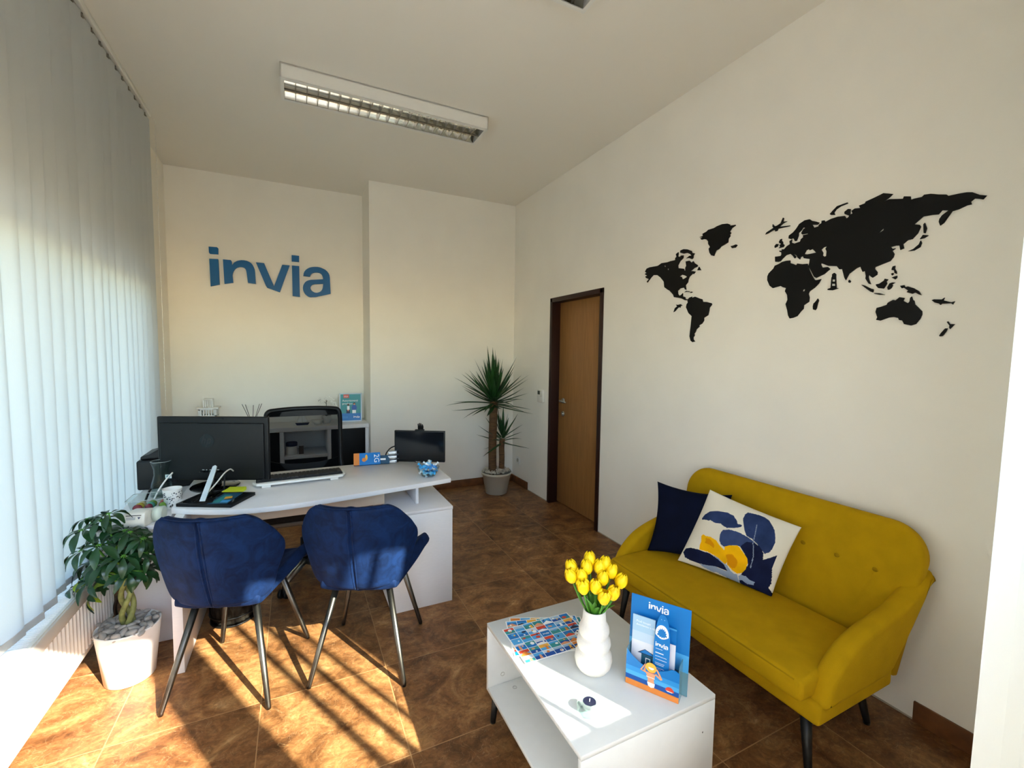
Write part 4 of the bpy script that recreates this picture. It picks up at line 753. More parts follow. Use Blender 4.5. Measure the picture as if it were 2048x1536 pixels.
# glass bowl of wrapped candies
BC = (.724, 2.652)
t = thing('glass_bowl', 'small glass bowl filled with blue wrapped candies on the desk end', 'bowl', BC+(ZD,))
MB().lathe([(.034, .001), (.042, .004), (.058, .03), (.068, .058), (.0665, .058), (.056, .031), (.040, .008), (.001, .007)], THIN, n=32, cap1=False).build('vessel', THIN, t)
MB().tube([Vector((.0675*math.cos(a/24*2*PI), .0675*math.sin(a/24*2*PI), .058)) for a in range(25)], .0014, mat('clear_rim', '#dfe8e8', .1, trans=.6), n=6).build('rim', None, t)
wraps = [mat('wrap_a', '#3fa9e8', .3, coat=.2), mat('wrap_b', '#8fcdf2', .3, coat=.2), mat('wrap_c', '#eaf3fa', .3, coat=.2), mat('wrap_d', '#2a86d0', .3, coat=.2)]
rr = random.Random(11)
def candy_mesh(i):
    m = MB().ball((0, 0, 0), (.0105, .008, .008), sub=2)
    for s in (-1, 1): m.lathe([(.003, 0), (.0075, .010), (.0085, .011)], n=8, cap0=False, cap1=False) if False else m.tube([(s*.009, 0, 0), (s*.013, 0, 0), (s*.021, 0, 0)], [.003, .0035, .0085], n=8)
    return m.build('candy', wraps[i])
protos = [candy_mesh(i) for i in range(4)]
spots = []
for ring, (n, R, z) in enumerate(((5, .024, .018), (8, .040, .032), (8, .042, .050), (6, .028, .064), (5, .05, .066), (3, .012, .080))):
    for k in range(n): a = 2*PI*(k+.5*(ring % 2))/n+rr.uniform(-.2, .2); spots.append((BC[0]+R*math.cos(a), BC[1]+R*math.sin(a), ZD+z+rr.uniform(-.003, .003)))
cn = ('deep blue', 'pale blue', 'silvery white', 'dark blue')
for k, p in enumerate(spots):
    i = (k*7+k//3) % 4; c = protos[i] if k < 4 and i == k else None
    c = protos[i].copy(); COL.objects.link(c)
    c.location = p; c.rotation_euler = (rr.uniform(-.7, .7), rr.uniform(-.7, .7), rr.uniform(0, 6)); tag(c, cn[i]+' foil wrapped candy heaped in the small glass bowl', 'candy', 'wrapped candies in the glass bowl')
for p_ in protos: bpy.data.objects.remove(p_)
# office chair
t = thing('office_chair', 'black mesh back office chair behind the desk', 'office chair', (.04, 3.36, 0), rad(-2))
BW = [(.60, .235), (.70, .242), (.90, .243), (1.05, .240), (1.09, .232), (1.105, .215)]
def ob(x, z): return .10+.03*math.sin(PI*(z-.6)/.5)-.05*(x/.24)**2+.04*(z-.6)
m = MB(); outer = []
m.grid(lambda u, v: ((2*u-1)*.222, ob((2*u-1)*.222, .62+.46*v), .62+.46*v), 10, 10, CHAIRMESH); m.build('mesh_back', CHAIRMESH, t, fix=False)
m = MB()
loop = [(-.235, .60), (-.238, .75), (-.238, .95), (-.236, 1.05), (-.222, 1.082), (-.19, 1.09), (-.08, 1.096), (.08, 1.098), (.19, 1.094), (.222, 1.086), (.236, 1.05), (.238, .95), (.238, .75), (.235, .60), (.1, .585), (0, .58), (-.1, .585), (-.235, .60)]
m.tube(bez([(x, ob(x, z), z) for x, z in loop], 4), .016, n=10); m.prism([(-.22, 1.045), (.22, 1.045), (.222, 1.085), (-.222, 1.085)], -.006, .006, M=Matrix(((1, 0, 0, 0), (0, 0, -1, .112), (0, 1, 0, 0), (0, 0, 0, 1)))); m.build('back_frame', BPLAST, t)
m = MB(); m.prism([(-.225, .60), (.225, .60), (.222, .735), (.19, .722), (.10, .705), (0, .70), (-.10, .705), (-.19, .722), (-.222, .735)], -.004, .004, M=Matrix(((1, 0, 0, 0), (0, 0, -1, .106), (0, 1, 0, 0), (0, 0, 0, 1)))); m.build('lumbar_panel', BPLAST, t)
o = MB().box((-.24, -.42, .455), (.24, .04, .535)).build('seat_cushion', mat('black_upholstery', '#0b0b0d', .9), t); bevel(o, .035, 4)
o = MB().box((-.215, -.39, .425), (.215, .02, .457)).build('seat_pan', mat('grey_beige_plastic', '#5d5346', .5), t); bevel(o, .012)
MB().tube([(0, .0, .44), (0, .08, .42), (0, .125, .50), (0, .128, .66)], [.025, .025, .022, .018], n=12).build('back_support', BPLAST, t)
MB().lathe([(.03, .10), (.03, .27), (.02, .275), (.02, .43)], BPLAST, c=(0, -.18, 0), n=20).box((-.07, -.25, .40), (.07, -.1, .43), BPLAST).build('gas_lift', BPLAST, t)
for k in range(5):
    a = rad(100+72*k); dx, dy = math.cos(a), math.sin(a)
    MB().tube([(dx*.02, -.18+dy*.02, .115), (dx*.16, -.18+dy*.16, .10), (dx*.27, -.18+dy*.27, .075)], [.026, .022, .016], n=10).build('base_arm', SILVER, t)
    m = MB(); p = Vector((dx*.27, -.18+dy*.27, .027))
    for s in (-1, 1):
        q = p+Vector((-dy*.017*s, dx*.017*s, 0)); m.tube([q+Vector((-dy*.008, dx*.008, 0)), q-Vector((-dy*.008, dx*.008, 0))], .0265, n=18)
    m.tube([p+Vector((0, 0, .0)), p+Vector((0, 0, .05))], .008, n=8); m.build('caster', BPLAST, t)
# waste bin
t = thing('waste_bin', 'black mesh waste bin with a crumpled bag under the desk', 'waste bin', (-.342, 2.845, 0))
MB().lathe([(.108, .004), (.132, .275)], BINMESH, n=40, cap0=False, cap1=False).build('mesh_wall', BINMESH, t)
m = MB()
for r, z in ((.109, .006), (.133, .275), (.113, .05)): m.tube([Vector((r*math.cos(a/32*2*PI), r*math.sin(a/32*2*PI), z)) for a in range(33)], .005, n=8)
m.lathe([(.108, .002), (.108, .006)], n=40); m.build('rim', BLACKM, t)
rb = random.Random(5); ph = [rb.uniform(0, 6) for _ in range(8)]
def bag(u, v):
    a = 2*PI*u; r = (.100+.026*v)*(1-.05*abs(math.sin(7*a+ph[0]+3*v))-.05*abs(math.sin(11*a+ph[1]-5*v))-.03*math.sin(23*a+9*v))
    return (r*math.cos(a), r*math.sin(a), .012+.262*v)
m = MB(); m.grid(bag, 96, 16, BAGM); m.build('bag', BAGM, t)

# ------------------------------------------------------------------ sideboard and what stands on it
sb = thing('sideboard', 'white sideboard with black fronts against the back wall', 'sideboard', (-.16, 4.95, 0))
F0, F1, SX0, SX1, SZ = 4.75, 5.15, -1.0, .668, .768
m = MB(); m.box((SX0, F0-.01, SZ-.04), (SX1, F1, SZ)); bevel(m.build('top_panel', WOOD_W, sb, world=True), .002)
for x0, x1 in ((SX0, SX0+.035), (-.155, -.12), (.268, .303), (SX1-.035, SX1)): bevel(MB().box((x0, F0, 0), (x1, F1, SZ-.04)).build('side_panel', WOOD_W, sb, world=True), .001, 1)
bevel(MB().box((SX0+.035, F0, .05), (SX1-.035, F1, .085)).build('bottom_panel', WOOD_W, sb, world=True), .001, 1)
bevel(MB().box((-.12, F0, .455), (.268, F1, .485)).build('shelf', WOOD_W, sb, world=True), .001, 1)
MB().box((SX0+.035, F1-.01, .085), (SX1-.035, F1-.004, SZ-.04)).build('back_panel', WOOD_W, sb, world=True)
for x0, x1 in ((SX0+.038, -.158), (.306, SX1-.038)): MB().box((x0, F0+.002, .088), (x1, F0+.018, SZ-.043), bev=.001).build('cabinet_door', mat('black_front', '#020203', .5, spec=.2), sb, world=True)
MB().box((-.117, F0+.002, .088), (.265, F0+.018, .452), bev=.001).build('cabinet_door', mat('black_front', '#020203', .5, spec=.2), sb, world=True)
t = thing('lantern', 'white wooden lantern with slatted roof on the sideboard', 'lantern', (-.738, 4.9, SZ))
m = MB()
for sx in (-1, 1):
    for sy in (-1, 1): m.box((sx*.062-.008, sy*.062-.008, .012), (sx*.062+.008, sy*.062+.008, .20))
m.box((-.075, -.075, 0), (.075, .075, .014)).box((-.07, -.07, .128), (.07, .07, .14)).box((-.07, -.07, .19), (.07, .07, .20))
m.build('frame', WPLAST, t)
m = MB()
for k in range(6):
    x = -.05+.02*k
    for sy in (-1, 1): m.box((x-.005, sy*.062-.004, .14), (x+.005, sy*.062+.004, .19)); m.box((sy*.062-.004, x-.005, .14), (sy*.062+.004, x+.005, .19))
m.build('slats', WPLAST, t)
m = MB().box((-.085, -.085, .20), (.085, .085, .212)); m.box((-.038, -.038, .276), (.038, .038, .288), bev=.004)
for sx in (-1, 1):
    for sy in (-1, 1): m.box((sx*.032-.006, sy*.032-.006, .212), (sx*.032+.006, sy*.032+.006, .276))
for k in range(3):
    for sy in (-1, 1): m.box((-.022+.018*k, sy*.032-.003, .212), (-.014+.018*k, sy*.032+.003, .276))
m.build('roof', WPLAST, t)
t = thing('reed_diffuser', 'reed diffuser with dark sticks on the sideboard behind the monitor', 'reed diffuser', (-.388, 4.9, SZ))
MB().lathe([(.032, 0), (.034, .004), (.034, .06), (.014, .078), (.014, .10), (.011, .10), (.011, .02), (.001, .02)], GLASSM, n=24, cap1=False).build('bottle', mat('amber_glass', '#3a2a20', .15), t)
for k, (dx, dy) in enumerate(((-.085, .01), (-.055, -.02), (.008, .02), (.062, -.015), (.08, .015))):
    MB().tube([(dx*.03, 0, .02), (dx, dy, .225-.012*(k == 2))], .0025, n=6).build('reed', mat('dark_reed', '#241c18', .8), t)
t = thing('orchid', 'small white flowering orchid in a pot beside the framed poster', 'orchid', (.272, 4.93, SZ))
MB().lathe([(.036, 0), (.045, .075), (.048, .078), (.042, .076), (.01, .07)], WPLAST, n=24).build('pot', WPLAST, t)
MB().tube(bez([(0, 0, .07), (.004, 0, .14), (.0, 0, .21), (.004, 0, .262)], 6), .003).tube(bez([(.0, 0, .20), (-.03, 0, .235), (-.06, -.01, .245), (-.075, -.01, .23)], 6), .002).tube(bez([(.002, 0, .22), (.03, 0, .25), (.06, 0, .235), (.08, -.01, .195)], 6), .002).build('stem', mat('orchid_stem', '#3c3a22', .6), t)
for x, z, s in ((-.060, .242, 1), (-.035, .225, .9), (.03, .25, 1.1), (.055, .232, 1), (.075, .205, .9), (.085, .175, .8), (.0, .255, .8)):
    m = MB()
    for k in range(5):
        a = rad(90+72*k); m.ball((x+.013*s*math.cos(a), -.006, z+.013*s*math.sin(a)), (.012*s, .003, .009*s), sub=2, M=Matrix.Rotation(-a, 4, 'Y'))
    m.ball((x, -.012, z), .0035*s, sub=1); m.build('flower', mat('orchid_petal', '#eeeae0', .6), t)
for k in range(4):
    a = rad(30+95*k); d = Vector((math.cos(a), math.sin(a), 0)); sd_ = Vector((-d.y, d.x, 0))
    MB().grid(lambda u, v: Vector((0, 0, .075)) + d*(.10*u) + Vector((0, 0, .03*math.sin(PI*u*.8))) + sd_*((v-.5)*.04*math.sin(PI*min(1, u*.9+.1))), 8, 2, LEAFG).build('leaf', LEAFG, t)
t = thing('framed_poster', 'white framed teal and blue poster of two people on the sideboard', 'poster', (.512, 4.945, SZ), rad(-6))
tl = Matrix.Rotation(rad(-9), 4, 'X'); w, h = .113, .302
m = MB()
for a, b in (((-w, 0, 0), (w, .016, .011)), ((-w, 0, h-.011), (w, .016, h)), ((-w, 0, 0), (-w+.011, .016, h)), ((w-.011, 0, 0), (w, .016, h))): m.box(a, b, M=tl)
m.build('frame', mat('pale_blue_frame', '#c4d2e0', .4), t)
MP = tl @ frame((0, .008, 0), (1, 0, 0), (0, 0, 1)); e = .0004
m = MB(); R_ = lambda x0, z0, x1, z1: [(x0, z0), (x1, z0), (x1, z1), (x0, z1)]
m.prism(R_(-w+.011, .011, w-.011, h-.011), -.006, 0, TEAL, M=MP).prism(R_(-w+.011, .011, w-.011, .088), 0, e, BLUE1, M=MP).prism(R_(-.072, h-.05, -.016, h-.013), 0, e, REDP, M=MP)
m.text('2023', .021, MP @ Matrix.Translation((-.068, h-.042, 2*e)), WPRINT).text('Autorizovaný\nprodejce', .029, MP @ Matrix.Translation((-.084, h-.088, e)), WPRINT)
m.prism(R_(-.044, .088, -.008, .128), 0, e, NAVYP, M=MP).prism(R_(-.036, .125, -.012, .165), 0, 2*e, WPRINT, M=MP).prism(circle(-.024, .178, .012, n=16), 0, 2*e, mat('print_hair', '#4a3a32', .5), M=MP).prism(circle(-.026, .119, .008, n=10), 2*e, 3*e, SKIN, M=MP)
m.prism(R_(.016, .088, .052, .128), 0, 2*e, WPRINT, M=MP).prism([(.012, .122), (.056, .122), (.062, .15), (.052, .176), (.02, .176), (.008, .15)], 0, 3*e, BLUE3, M=MP).prism(circle(.036, .190, .0125, n=16), 0, 2*e, mat('print_hair', '#4a3a32', .5), M=MP).prism(circle(.036, .183, .009, n=12), 2*e, 3*e, SKIN, M=MP)
for l in logo_polys(.062): m.prism([[(p[0]+.058, p[1]+.048) for p in lp] for lp in l], e, 2*e, WPRINT, M=MP)
for k in range(2): m.prism(R_(-.088, .05-.012*k, -.03, .053-.012*k), e, 2*e, BLUE2, M=MP)
m.build('print', None, t)
under(t, 'print', 'frame')
t = thing('toy_sailboat', 'small blue and white toy sailboat ornament seen through the chair mesh', 'ornament', (.045, 4.88, SZ))
o = MB().prism([(-.05, 0), (.05, 0), (.065, .022), (-.065, .022)], -.014, .014, NAVYP, M=frame((0, 0, 0), (1, 0, 0), (0, 0, 1))).build('hull', NAVYP, t)
MB().tube([(0, 0, .02), (0, 0, .12)], .003, n=6).tube([(-.05, 0, .03), (-.02, 0, .115), (.02, 0, .115), (.055, 0, .03)], .0018, n=6).build('mast', WPLAST, t)
MB().prism([(.004, .03), (.046, .03), (.004, .11)], -.001, .001, M=frame((0, 0, 0), (1, 0, 0), (0, 0, 1))).prism([(-.004, .03), (-.04, .03), (-.004, .11)], -.001, .001, M=frame((0, 0, 0), (1, 0, 0), (0, 0, 1))).build('sail', WPRINT, t)
t = thing('candle_jar', 'glass candle jar with dark lid in the open niche of the sideboard', 'candle', (-.055, 4.84, .486))
MB().lathe([(.045, 0), (.05, .005), (.05, .085)], WPLAST, n=28).build('jar', mat('pale_jar', '#a9b6c2', .25), t)
MB().lathe([(.051, .086), (.052, .118), (.048, .122)], n=28).build('lid', NAVYP, t)
solo(MB().box((-.022, -.02, 0), (.022, .02, .075), bev=.001), 'gift_box', mat('brown_card', '#4c3a2e', .7), 'small brown box beside the candle jar in the niche', 'box', (.03, 4.84, .486))
solo(MB().lathe([(.03, 0), (.06, .045), (.058, .046), (.028, .006)], n=28), 'ceramic_bowl', WPLAST, 'small white bowl on the sideboard behind the chair back', 'bowl', (.185, 4.88, SZ))

# ------------------------------------------------------------------ sofa
sf = thing('sofa', 'mustard yellow two seat sofa with buttoned back against the wall under the world map', 'sofa', (1.9, 1.385, 0))
S0, S1 = .82, 1.94
o = MB().box((1.582, S0, .232), (2.065, S1, .315)).build('base', MUSTARD, sf, world=True); bevel(o, .018, 4)
def cush(u, v):
    x = 1.545+.51*u; y = S0+.062+(S1-S0-.124)*v
    return (x, y, 0)
o = MB().box((1.528, S0+.032, .313), (2.03, S1-.058, .398)).build('seat_cushion', MUSTARD, sf, world=True); bevel(o, .022, 4)
m = MB()
z1 = .392
m.tube(bez([(1.5345, S0+.06, z1-.004), (1.5345, 1.2, z1-.002), (1.5345, 1.6, z1-.002), (1.5345, S1-.085, z1-.004)], 6), .0035, n=6); m.build('seat_piping', MUST_D, sf, world=True)
# back: rounded slab leaning against the wall
oy0, oy1 = .79, 1.945
L = 1.0
def rr2(a0, a1, b0, b1, r, n=8, lower=.03):
    out = [(a0+lower, b0), (a1-lower, b0)]
    for k in range(n+1): a = rad(90*k/n); out.append((a1-r+r*math.cos(a), b1-r+r*math.sin(a)))
    for k in range(n+1): a = rad(90+90*k/n); out.append((a0+r+r*math.cos(a), b1-r+r*math.sin(a)))
    return out
MBK = frame((2.045, 0, .30), (0, 1, 0), (.245, 0, 1))
MBK = Matrix(((0, .262, .965, 2.042), (1, 0, 0, 0), (0, .965, -.262, .30), (0, 0, 0, 1)))
MB().rprism(rr2(oy0, oy1, -.02, .565, .135, n=12), .085, .030, MUSTARD, M=MBK).build('backrest', MUSTARD, sf, world=True)
for y in (1.075, .930, 1.22, 1.365, 1.51, 1.655):
    m = MB().ball(MBK @ Vector((y, .345, .0)), (.005, .0115, .0115), sub=2, M=Matrix.Rotation(rad(-15), 4, 'Y')); m.build('button', MUST_D, sf, world=True)
under(sf, 'seat_piping', 'seat_cushion'); under(sf, 'button', 'backrest')
# arms: curved wings rising into the back
top = bez([(1.596, .30, 0), (1.609, .345, 0), (1.637, .395, 0), (1.682, .443, 0), (1.745, .486, 0), (1.82, .515, 0), (1.90, .535, 0), (1.98, .553, 0), (2.06, .581, 0), (2.14, .620, 0), (2.205, .658, 0), (2.243, .668, 0)], 3)
prof = [(p.x, p.y) for p in top]+[(2.238, .64), (2.19, .56), (2.135, .46), (2.085, .375), (2.045, .310), (2.0, .290), (1.85, .287), (1.70, .287), (1.615, .287)]
for y, s in ((S0-.014, 1), (S1+.014, -1)):
    m = MB(); m.rprism(prof, .074, .030, MUSTARD, M=Matrix(((1, 0, 0, 0), (0, 0, s, y), (0, 1, 0, 0), (0, 0, 0, 1))), seg=6)
    for v in m.bm.verts: v.co.y -= s*.030*max(0, (v.co.x-1.62)/.62)*min(1, max(0, (v.co.z-.30)/.25))
    m.build('arm', MUSTARD, sf, world=True)
for (fx, fy, tx, ty) in ((1.628, .868, 1.645, .90), (2.09, .905, 2.03, .935), (1.640, 1.90, 1.645, 1.86), (2.09, 1.86, 2.03, 1.83)):
    MB().tube([(tx, ty, .236), (fx, fy, .012), (fx, fy, 0)], [.021, .0125, .012], n=16).build('leg', BLACKM, sf, world=True)

# ------------------------------------------------------------------ cushions
def pip(x, y, poly):
    c = False; j = len(poly)-1
    for i in range(len(poly)):
        xi, yi = poly[i]; xj, yj = poly[j]
        if (yi > y) != (yj > y) and x < (xj-xi)*(y-yi)/(yj-yi)+xi: c = not c
        j = i
    return c
def pillow(name, label, Q, T, base, prints=None, n=48, pinch=.07, back=None):
    m = MB(); m.mi(base)
    for side in (1, -1):
        def fn(u, v):
            x, y = 2*u-1, 2*v-1
            k = (max(0, 1-x*x)*max(0, 1-y*y))
            h = T*(k**.58)*(1-.1*math.sin(5*x+1)*math.sin(4*y))
            px = x*(1-pinch*(1-y*y)*abs(x)); py = y*(1-pinch*(1-x*x)*abs(y))
            a, b = (px+1)/2, (py+1)/2; bl_, br_, tl_, tr_ = Q; p = bl_*(1-a)*(1-b)+br_*a*(1-b)+tl_*(1-a)*b+tr_*a*b
            return p+((br_-bl_+tr_-tl_).cross(tl_-bl_+tr_-br_)).normalized()*(side*h)
        start = len(m.bm.faces); m.grid(fn, n, n, base)
        m.bm.faces.ensure_lookup_table()
        if side == 1 and prints:
            for i in range(n):
                for j in range(n):
                    x, y = 2*(i+.5)/n-1, 2*(j+.5)/n-1
                    for mt, poly in prints:
                        if pip(x, y, poly): m.bm.faces[start+i*n+j].material_index = m.mi(mt)
    bmesh.ops.remove_doubles(m.bm, verts=m.bm.verts, dist=1e-5)
    o = m.build(name, base); 
    for f_ in o.data.polygons: f_.use_smooth = True
    return tag(o, label, 'cushion')
# white cushion: corners on the seat and leaning on the back
QW = (Vector((1.835, 1.690, .402)), Vector((1.950, 1.240, .402)), Vector((2.02, 1.655, .778)), Vector((2.10, 1.212, .715)))
order = (('leaf1', NAVY2), ('leaf2', NAVY2), ('leaf3', mat('print_soft_navy', '#36466f', .85, noise=.2, nscale=14, spec=.1)), ('leaf4', NAVY1), ('navy', NAVY1), ('grey1', STEELG), ('leaf5', NAVY1), ('grey2', STEELG), ('lemon1', LEMON), ('lemon2', LEMON))
prints = [(mt, PILD[k]) for k, mt in order]
vein = mat('print_vein', '#8a97ad', .85, spec=.1); vdark = mat('print_vein_dark', '#10152e', .85, spec=.1); lsh = mat('print_lemon_shade', '#d98e06', .8, spec=.1)
def strip(pts, w): return [(x-w, y) for x, y in pts]+[(x+w, y) for x, y in pts[::-1]]
def lip(k, s, dx, dy):
    P = PILD[k]; cx = sum(p[0] for p in P)/len(P); cy = sum(p[1] for p in P)/len(P); return [(cx+dx+(p[0]-cx)*s, cy+dy+(p[1]-cy)*s) for p in P]
prints.insert(8, (vein, strip([(.30, .62), (.36, .35), (.40, .10)], .008))); prints.insert(8, (vein, strip([(.42, .08), (.50, -.2), (.52, -.5)], .008)))
prints.insert(0+2, (vdark, strip([(.20, .42), (.24, .40)], .01)))
prints += [(lsh, lip('lemon1', .35, -.10, .10)), (lsh, lip('lemon2', .5, -.05, -.11))]
pl = pillow('throw_cushion', 'white cushion printed with lemons and navy leaves leaning on the sofa', QW, .062, CREAMF, prints, n=170, pinch=.035)
blv, tlv, trv = Vector((1.765, 1.845, .405)), Vector((1.915, 1.938, .760)), Vector((2.135, 1.605, .748))
pillow('throw_cushion', 'plain navy velvet cushion in the corner of the sofa behind the printed one', (blv, blv+trv-tlv, tlv, trv), .05, VELVET_D, n=40, pinch=.12)

# ------------------------------------------------------------------ coffee table
X0, X1, Y0, Y1, ZB, ZT = .679, 1.203, .931, 1.594, .128, .41
ct = thing('coffee_table', 'white low coffee table with an open shelf in front of the sofa', 'coffee table', (.94, 1.26, 0))
edge = mat('table_white', (.69, .70, .685, 1), .32, noise=.015, nscale=30, spec=.4)
bevel(MB().box((X0, Y0, ZT-.016), (X1, Y1, ZT)).build('tabletop', edge, ct, world=True), .001, 1)
bevel(MB().box((X0, Y0, ZB), (X1, Y0+.016, ZT-.017)).build('side_panel', edge, ct, world=True), .001, 1)
bevel(MB().box((X0, Y1-.016, ZB), (X1, Y1, ZT-.017)).build('side_panel', edge, ct, world=True), .001, 1)
bevel(MB().box((X0, Y0+.017, ZB), (X1, Y1-.017, ZB+.016)).build('bottom_shelf', edge, ct, world=True), .001, 1)
bevel(MB().box((X1-.03, Y0+.017, ZB+.017), (X1-.016, Y1-.017, ZT-.017)).build('back_panel', edge, ct, world=True), .001, 1)
for x, y, sx, sy in ((X0+.03, Y0+.035, -1, -1), (X0+.03, Y1-.035, -1, 1), (X1-.035, Y0+.035, 1, -1), (X1-.035, Y1-.035, 1, 1)):
    MB().tube([(x, y, ZB), (x+sx*.012, y+sy*.006, .01), (x+sx*.012, y+sy*.006, 0)], [.016, .0115, .011], n=14).build('leg', BLACKM, ct, world=True)
camk = mat('cam_lock_grey', '#a5a39c', .4)
for x, y, z, ax in ((X0+.065, Y1-.0165, ZB+.055, 'Y'), (X0+.10, Y1-.06, ZB+.0165, 'Z')):
    h = MB().tube([Vector((.008*math.cos(a/20*2*PI), .008*math.sin(a/20*2*PI), 0)) for a in range(21)], .0008, n=5, cap=False)
    bmesh.ops.transform(h.bm, matrix=Matrix.Translation((x, y, z)) @ (Matrix.Rotation(PI/2, 4, 'X') if ax == 'Y' else Matrix()), verts=h.bm.verts); h.build('cam_lock', camk, ct, world=True)
h = MB().ball((1.15, Y0-.0003, .30), (.003, .0006, .003), sub=2); h.build('screw_cap', mat('screw_grey', '#6e6a63', .5), ct, world=True)
# flyers
pal = [BLUE1, BLUE2, BLUE3, SKYP, ORANGE, REDP, TEAL, DTEAL, STRAW, WPRINT, SKYW, NAVYP, SKIN]
def flyer(label, x, y, z, rot, seed, logo=None):
    m = MB(); r = random.Random(seed); w, h = .297, .212
    M0 = Matrix()
    m.box((0, -h, 0), (w, 0, .0008), WPRINT)
    nc, nr = 7, 6; cw, chh = (w-.006)/nc, (h-.006)/nr
    for i in range(nc):
        for j in range(nr):
            a, b = .003+cw*i+.0012, -.003-chh*j-.0012; c, d = a+cw-.0024, b-chh+.0024
            def quad(x0, y0, x1, y1, mt, zz): m.prism([(x0, y0), (x1, y0), (x1, y1), (x0, y1)], zz, zz, mt)
            if (i, j) == (3, 2):
                quad(a, d, c, b, BLUE1, .0011)
                for l in logo_polys(.026): m.prism([[(p[0]+(a+c)/2, p[1]+(b+d)/2) for p in lp] for lp in l], .0013, .0013, WPRINT)
                continue
            t0 = r.choice((BLUE2, SKYP, ORANGE, REDP, STRAW, SKYW, TEAL, BLUE1)); t1 = r.choice((BLUE1, BLUE3, BLUE2, BLUE1, TEAL, BLUE3))
            s = b-(b-d)*r.uniform(.25, .6)
            quad(a, s, c, b, t0, .0011); quad(a, d, c, s, t1, .0011)
            kind = r.random(); cx, cy = r.uniform(a+.010, c-.010), r.uniform(d+.008, b-.008)
            mt = r.choice((WPRINT, WPRINT, ORANGE, NAVYP, SKIN, REDP, BLUE2, STRAW))
            if kind < .45: m.prism(circle(cx, cy, r.uniform(.005, .010), r.uniform(.004, .009), n=10), .0013, .0013, mt)
            elif kind < .75: m.prism([(cx-.006, d), (cx+.006, d), (cx+.004, cy+.006), (cx-.003, cy+.008)], .0013, .0013, mt)
            else: m.prism([(a, d), (c, d), (c, d+.004), ((a+c)/2, cy), (a, d+.008)], .0013, .0013, mt)
            if r.random() < .5: cx = r.uniform(a+.008, c-.008); m.prism(circle(cx, r.uniform(d+.006, b-.006), .004, n=8), .0014, .0014, r.choice((NAVYP, WPRINT, STRAW, SKIN)))
    o = m.build('flyer', None, fix=False)
    for v in o.data.vertices: pass
    o.location = (x, y, z); o.rotation_euler = (0, 0, rot)
    return tag(o, label, 'flyer', 'printed flyers fanned on the coffee table')
flyer('bottom flyer of the fan, most turned toward the vase', .775, 1.585, ZT+.0005, rad(-23), 1)
flyer('middle flyer of the fan, peeking out from under the top one', .748, 1.566, ZT+.0025, rad(-16), 2)
flyer('top flyer of the fan of travel picture sheets, fully visible', .712, 1.520, ZT+.0045, rad(-1.5), 3)
# vase and tulips
VX, VY = .911, 1.194
t = thing('bubble_vase', 'white speckled bubble vase holding yellow tulips on the coffee table', 'vase', (VX, VY, ZT))
prof = [(.001, 0), (.038, .001), (.050, .007), (.060, .022), (.0645, .042), (.062, .060), (.055, .073), (.0485, .078), (.054, .084), (.0585, .098), (.057, .112), (.050, .122), (.0445, .126), (.049, .131), (.0525, .143), (.0515, .156), (.046, .167), (.0415, .173), (.0400, .188), (.0385, .205), (.0385, .217), (.0365, .2185), (.034, .216), (.034, .18), (.03, .17), (.001, .165)]
MB().lathe(prof, VASEM, n=48, cap0=False, cap1=False).build('body', VASEM, t)
HD = [[.84, 1.237, .741], [.858, 1.262, .757], [.873, 1.221, .742], [.862, 1.195, .717], [.902, 1.232, .762], [.927, 1.249, .778], [.942, 1.212, .763], [.968, 1.215, .768], [.975, 1.187, .752], [.935, 1.183, .738], [.897, 1.172, .722], [.988, 1.150, .731], [.906, 1.137, .700], [.945, 1.137, .706]]
HL = ['yellow tulip farthest to the flyer side of the bouquet', 'yellow tulip half hidden behind the outermost bloom on the flyer side', 'yellow tulip upper of two stacked blooms near the flyer side', 'wide open yellow tulip low on the flyer side of the bouquet', 'tall yellow tulip beside the topmost bloom', 'topmost yellow tulip at the back of the bouquet', 'yellow tulip just below the topmost bloom', 'yellow tulip at the back of the bouquet toward the sofa', 'yellow tulip near the upper edge toward the sofa', 'yellow tulip in the middle of the bouquet toward the sofa', 'yellow tulip in the centre front of the bouquet', 'outermost yellow tulip on the sofa side', 'lowest yellow tulip at the front of the bouquet', 'yellow tulip beside the lowest bloom on the sofa side']
def tulip(h, label, k):
    t = thing('tulip', label, 'flower', (VX, VY, ZT+.20), 0, 'yellow tulips in the bubble vase')
    r = random.Random(k); tip = Vector(h)-Vector((VX, VY, ZT+.20)); base = Vector((tip.x*.12+r.uniform(-.006, .006), tip.y*.12+r.uniform(-.006, .006), -.02))
    ax = (tip-Vector((0, 0, -.12))).normalized(); b0 = tip-ax*.026
    MB().tube(bez([base, base*.4+b0*.6-Vector((0, 0, .012)), b0], 6), .0032, n=8).build('stem', STEMG, t)
    q = Vector((0, 0, 1)).rotation_difference(ax).to_matrix().to_4x4()
    op = 1.25 if k in (3, 12) else 1
    m = MB()
    for i in range(6):
        a0 = 2*PI*i/6+r.uniform(-.1, .1); inner = i % 2
        def fn(u, v, a0=a0, inner=inner):
            w = (.66 if not inner else .70)*math.sin(PI*(.14+.70*v))**.5
            rr_ = (.0205 if not inner else .018)*(interp([(0, .25), (.10, .72), (.30, 1.02), (.55, 1.08), (.78, .92*op), (.92, .66*op), (1, .42*op)], v))
            a = a0+(u-.5)*2*w*(1+.25*v**3)
            return q @ Vector((rr_*math.cos(a), rr_*math.sin(a), (.054 if not inner else .051)*v-.007*(2*u-1)**2*v*v)) + b0
        m.grid(fn, 6, 10, YEL)
    m.ball(b0+ax*.006, .007, YEL, sub=1)
    m.build('bloom', YEL, t, fix=False)
    return t
for k, (h, lb) in enumerate(zip(HD, HL)): tulip(h, lb, k)
lvs = bpy.data.objects.new('x', None); bpy.data.objects.remove(lvs)
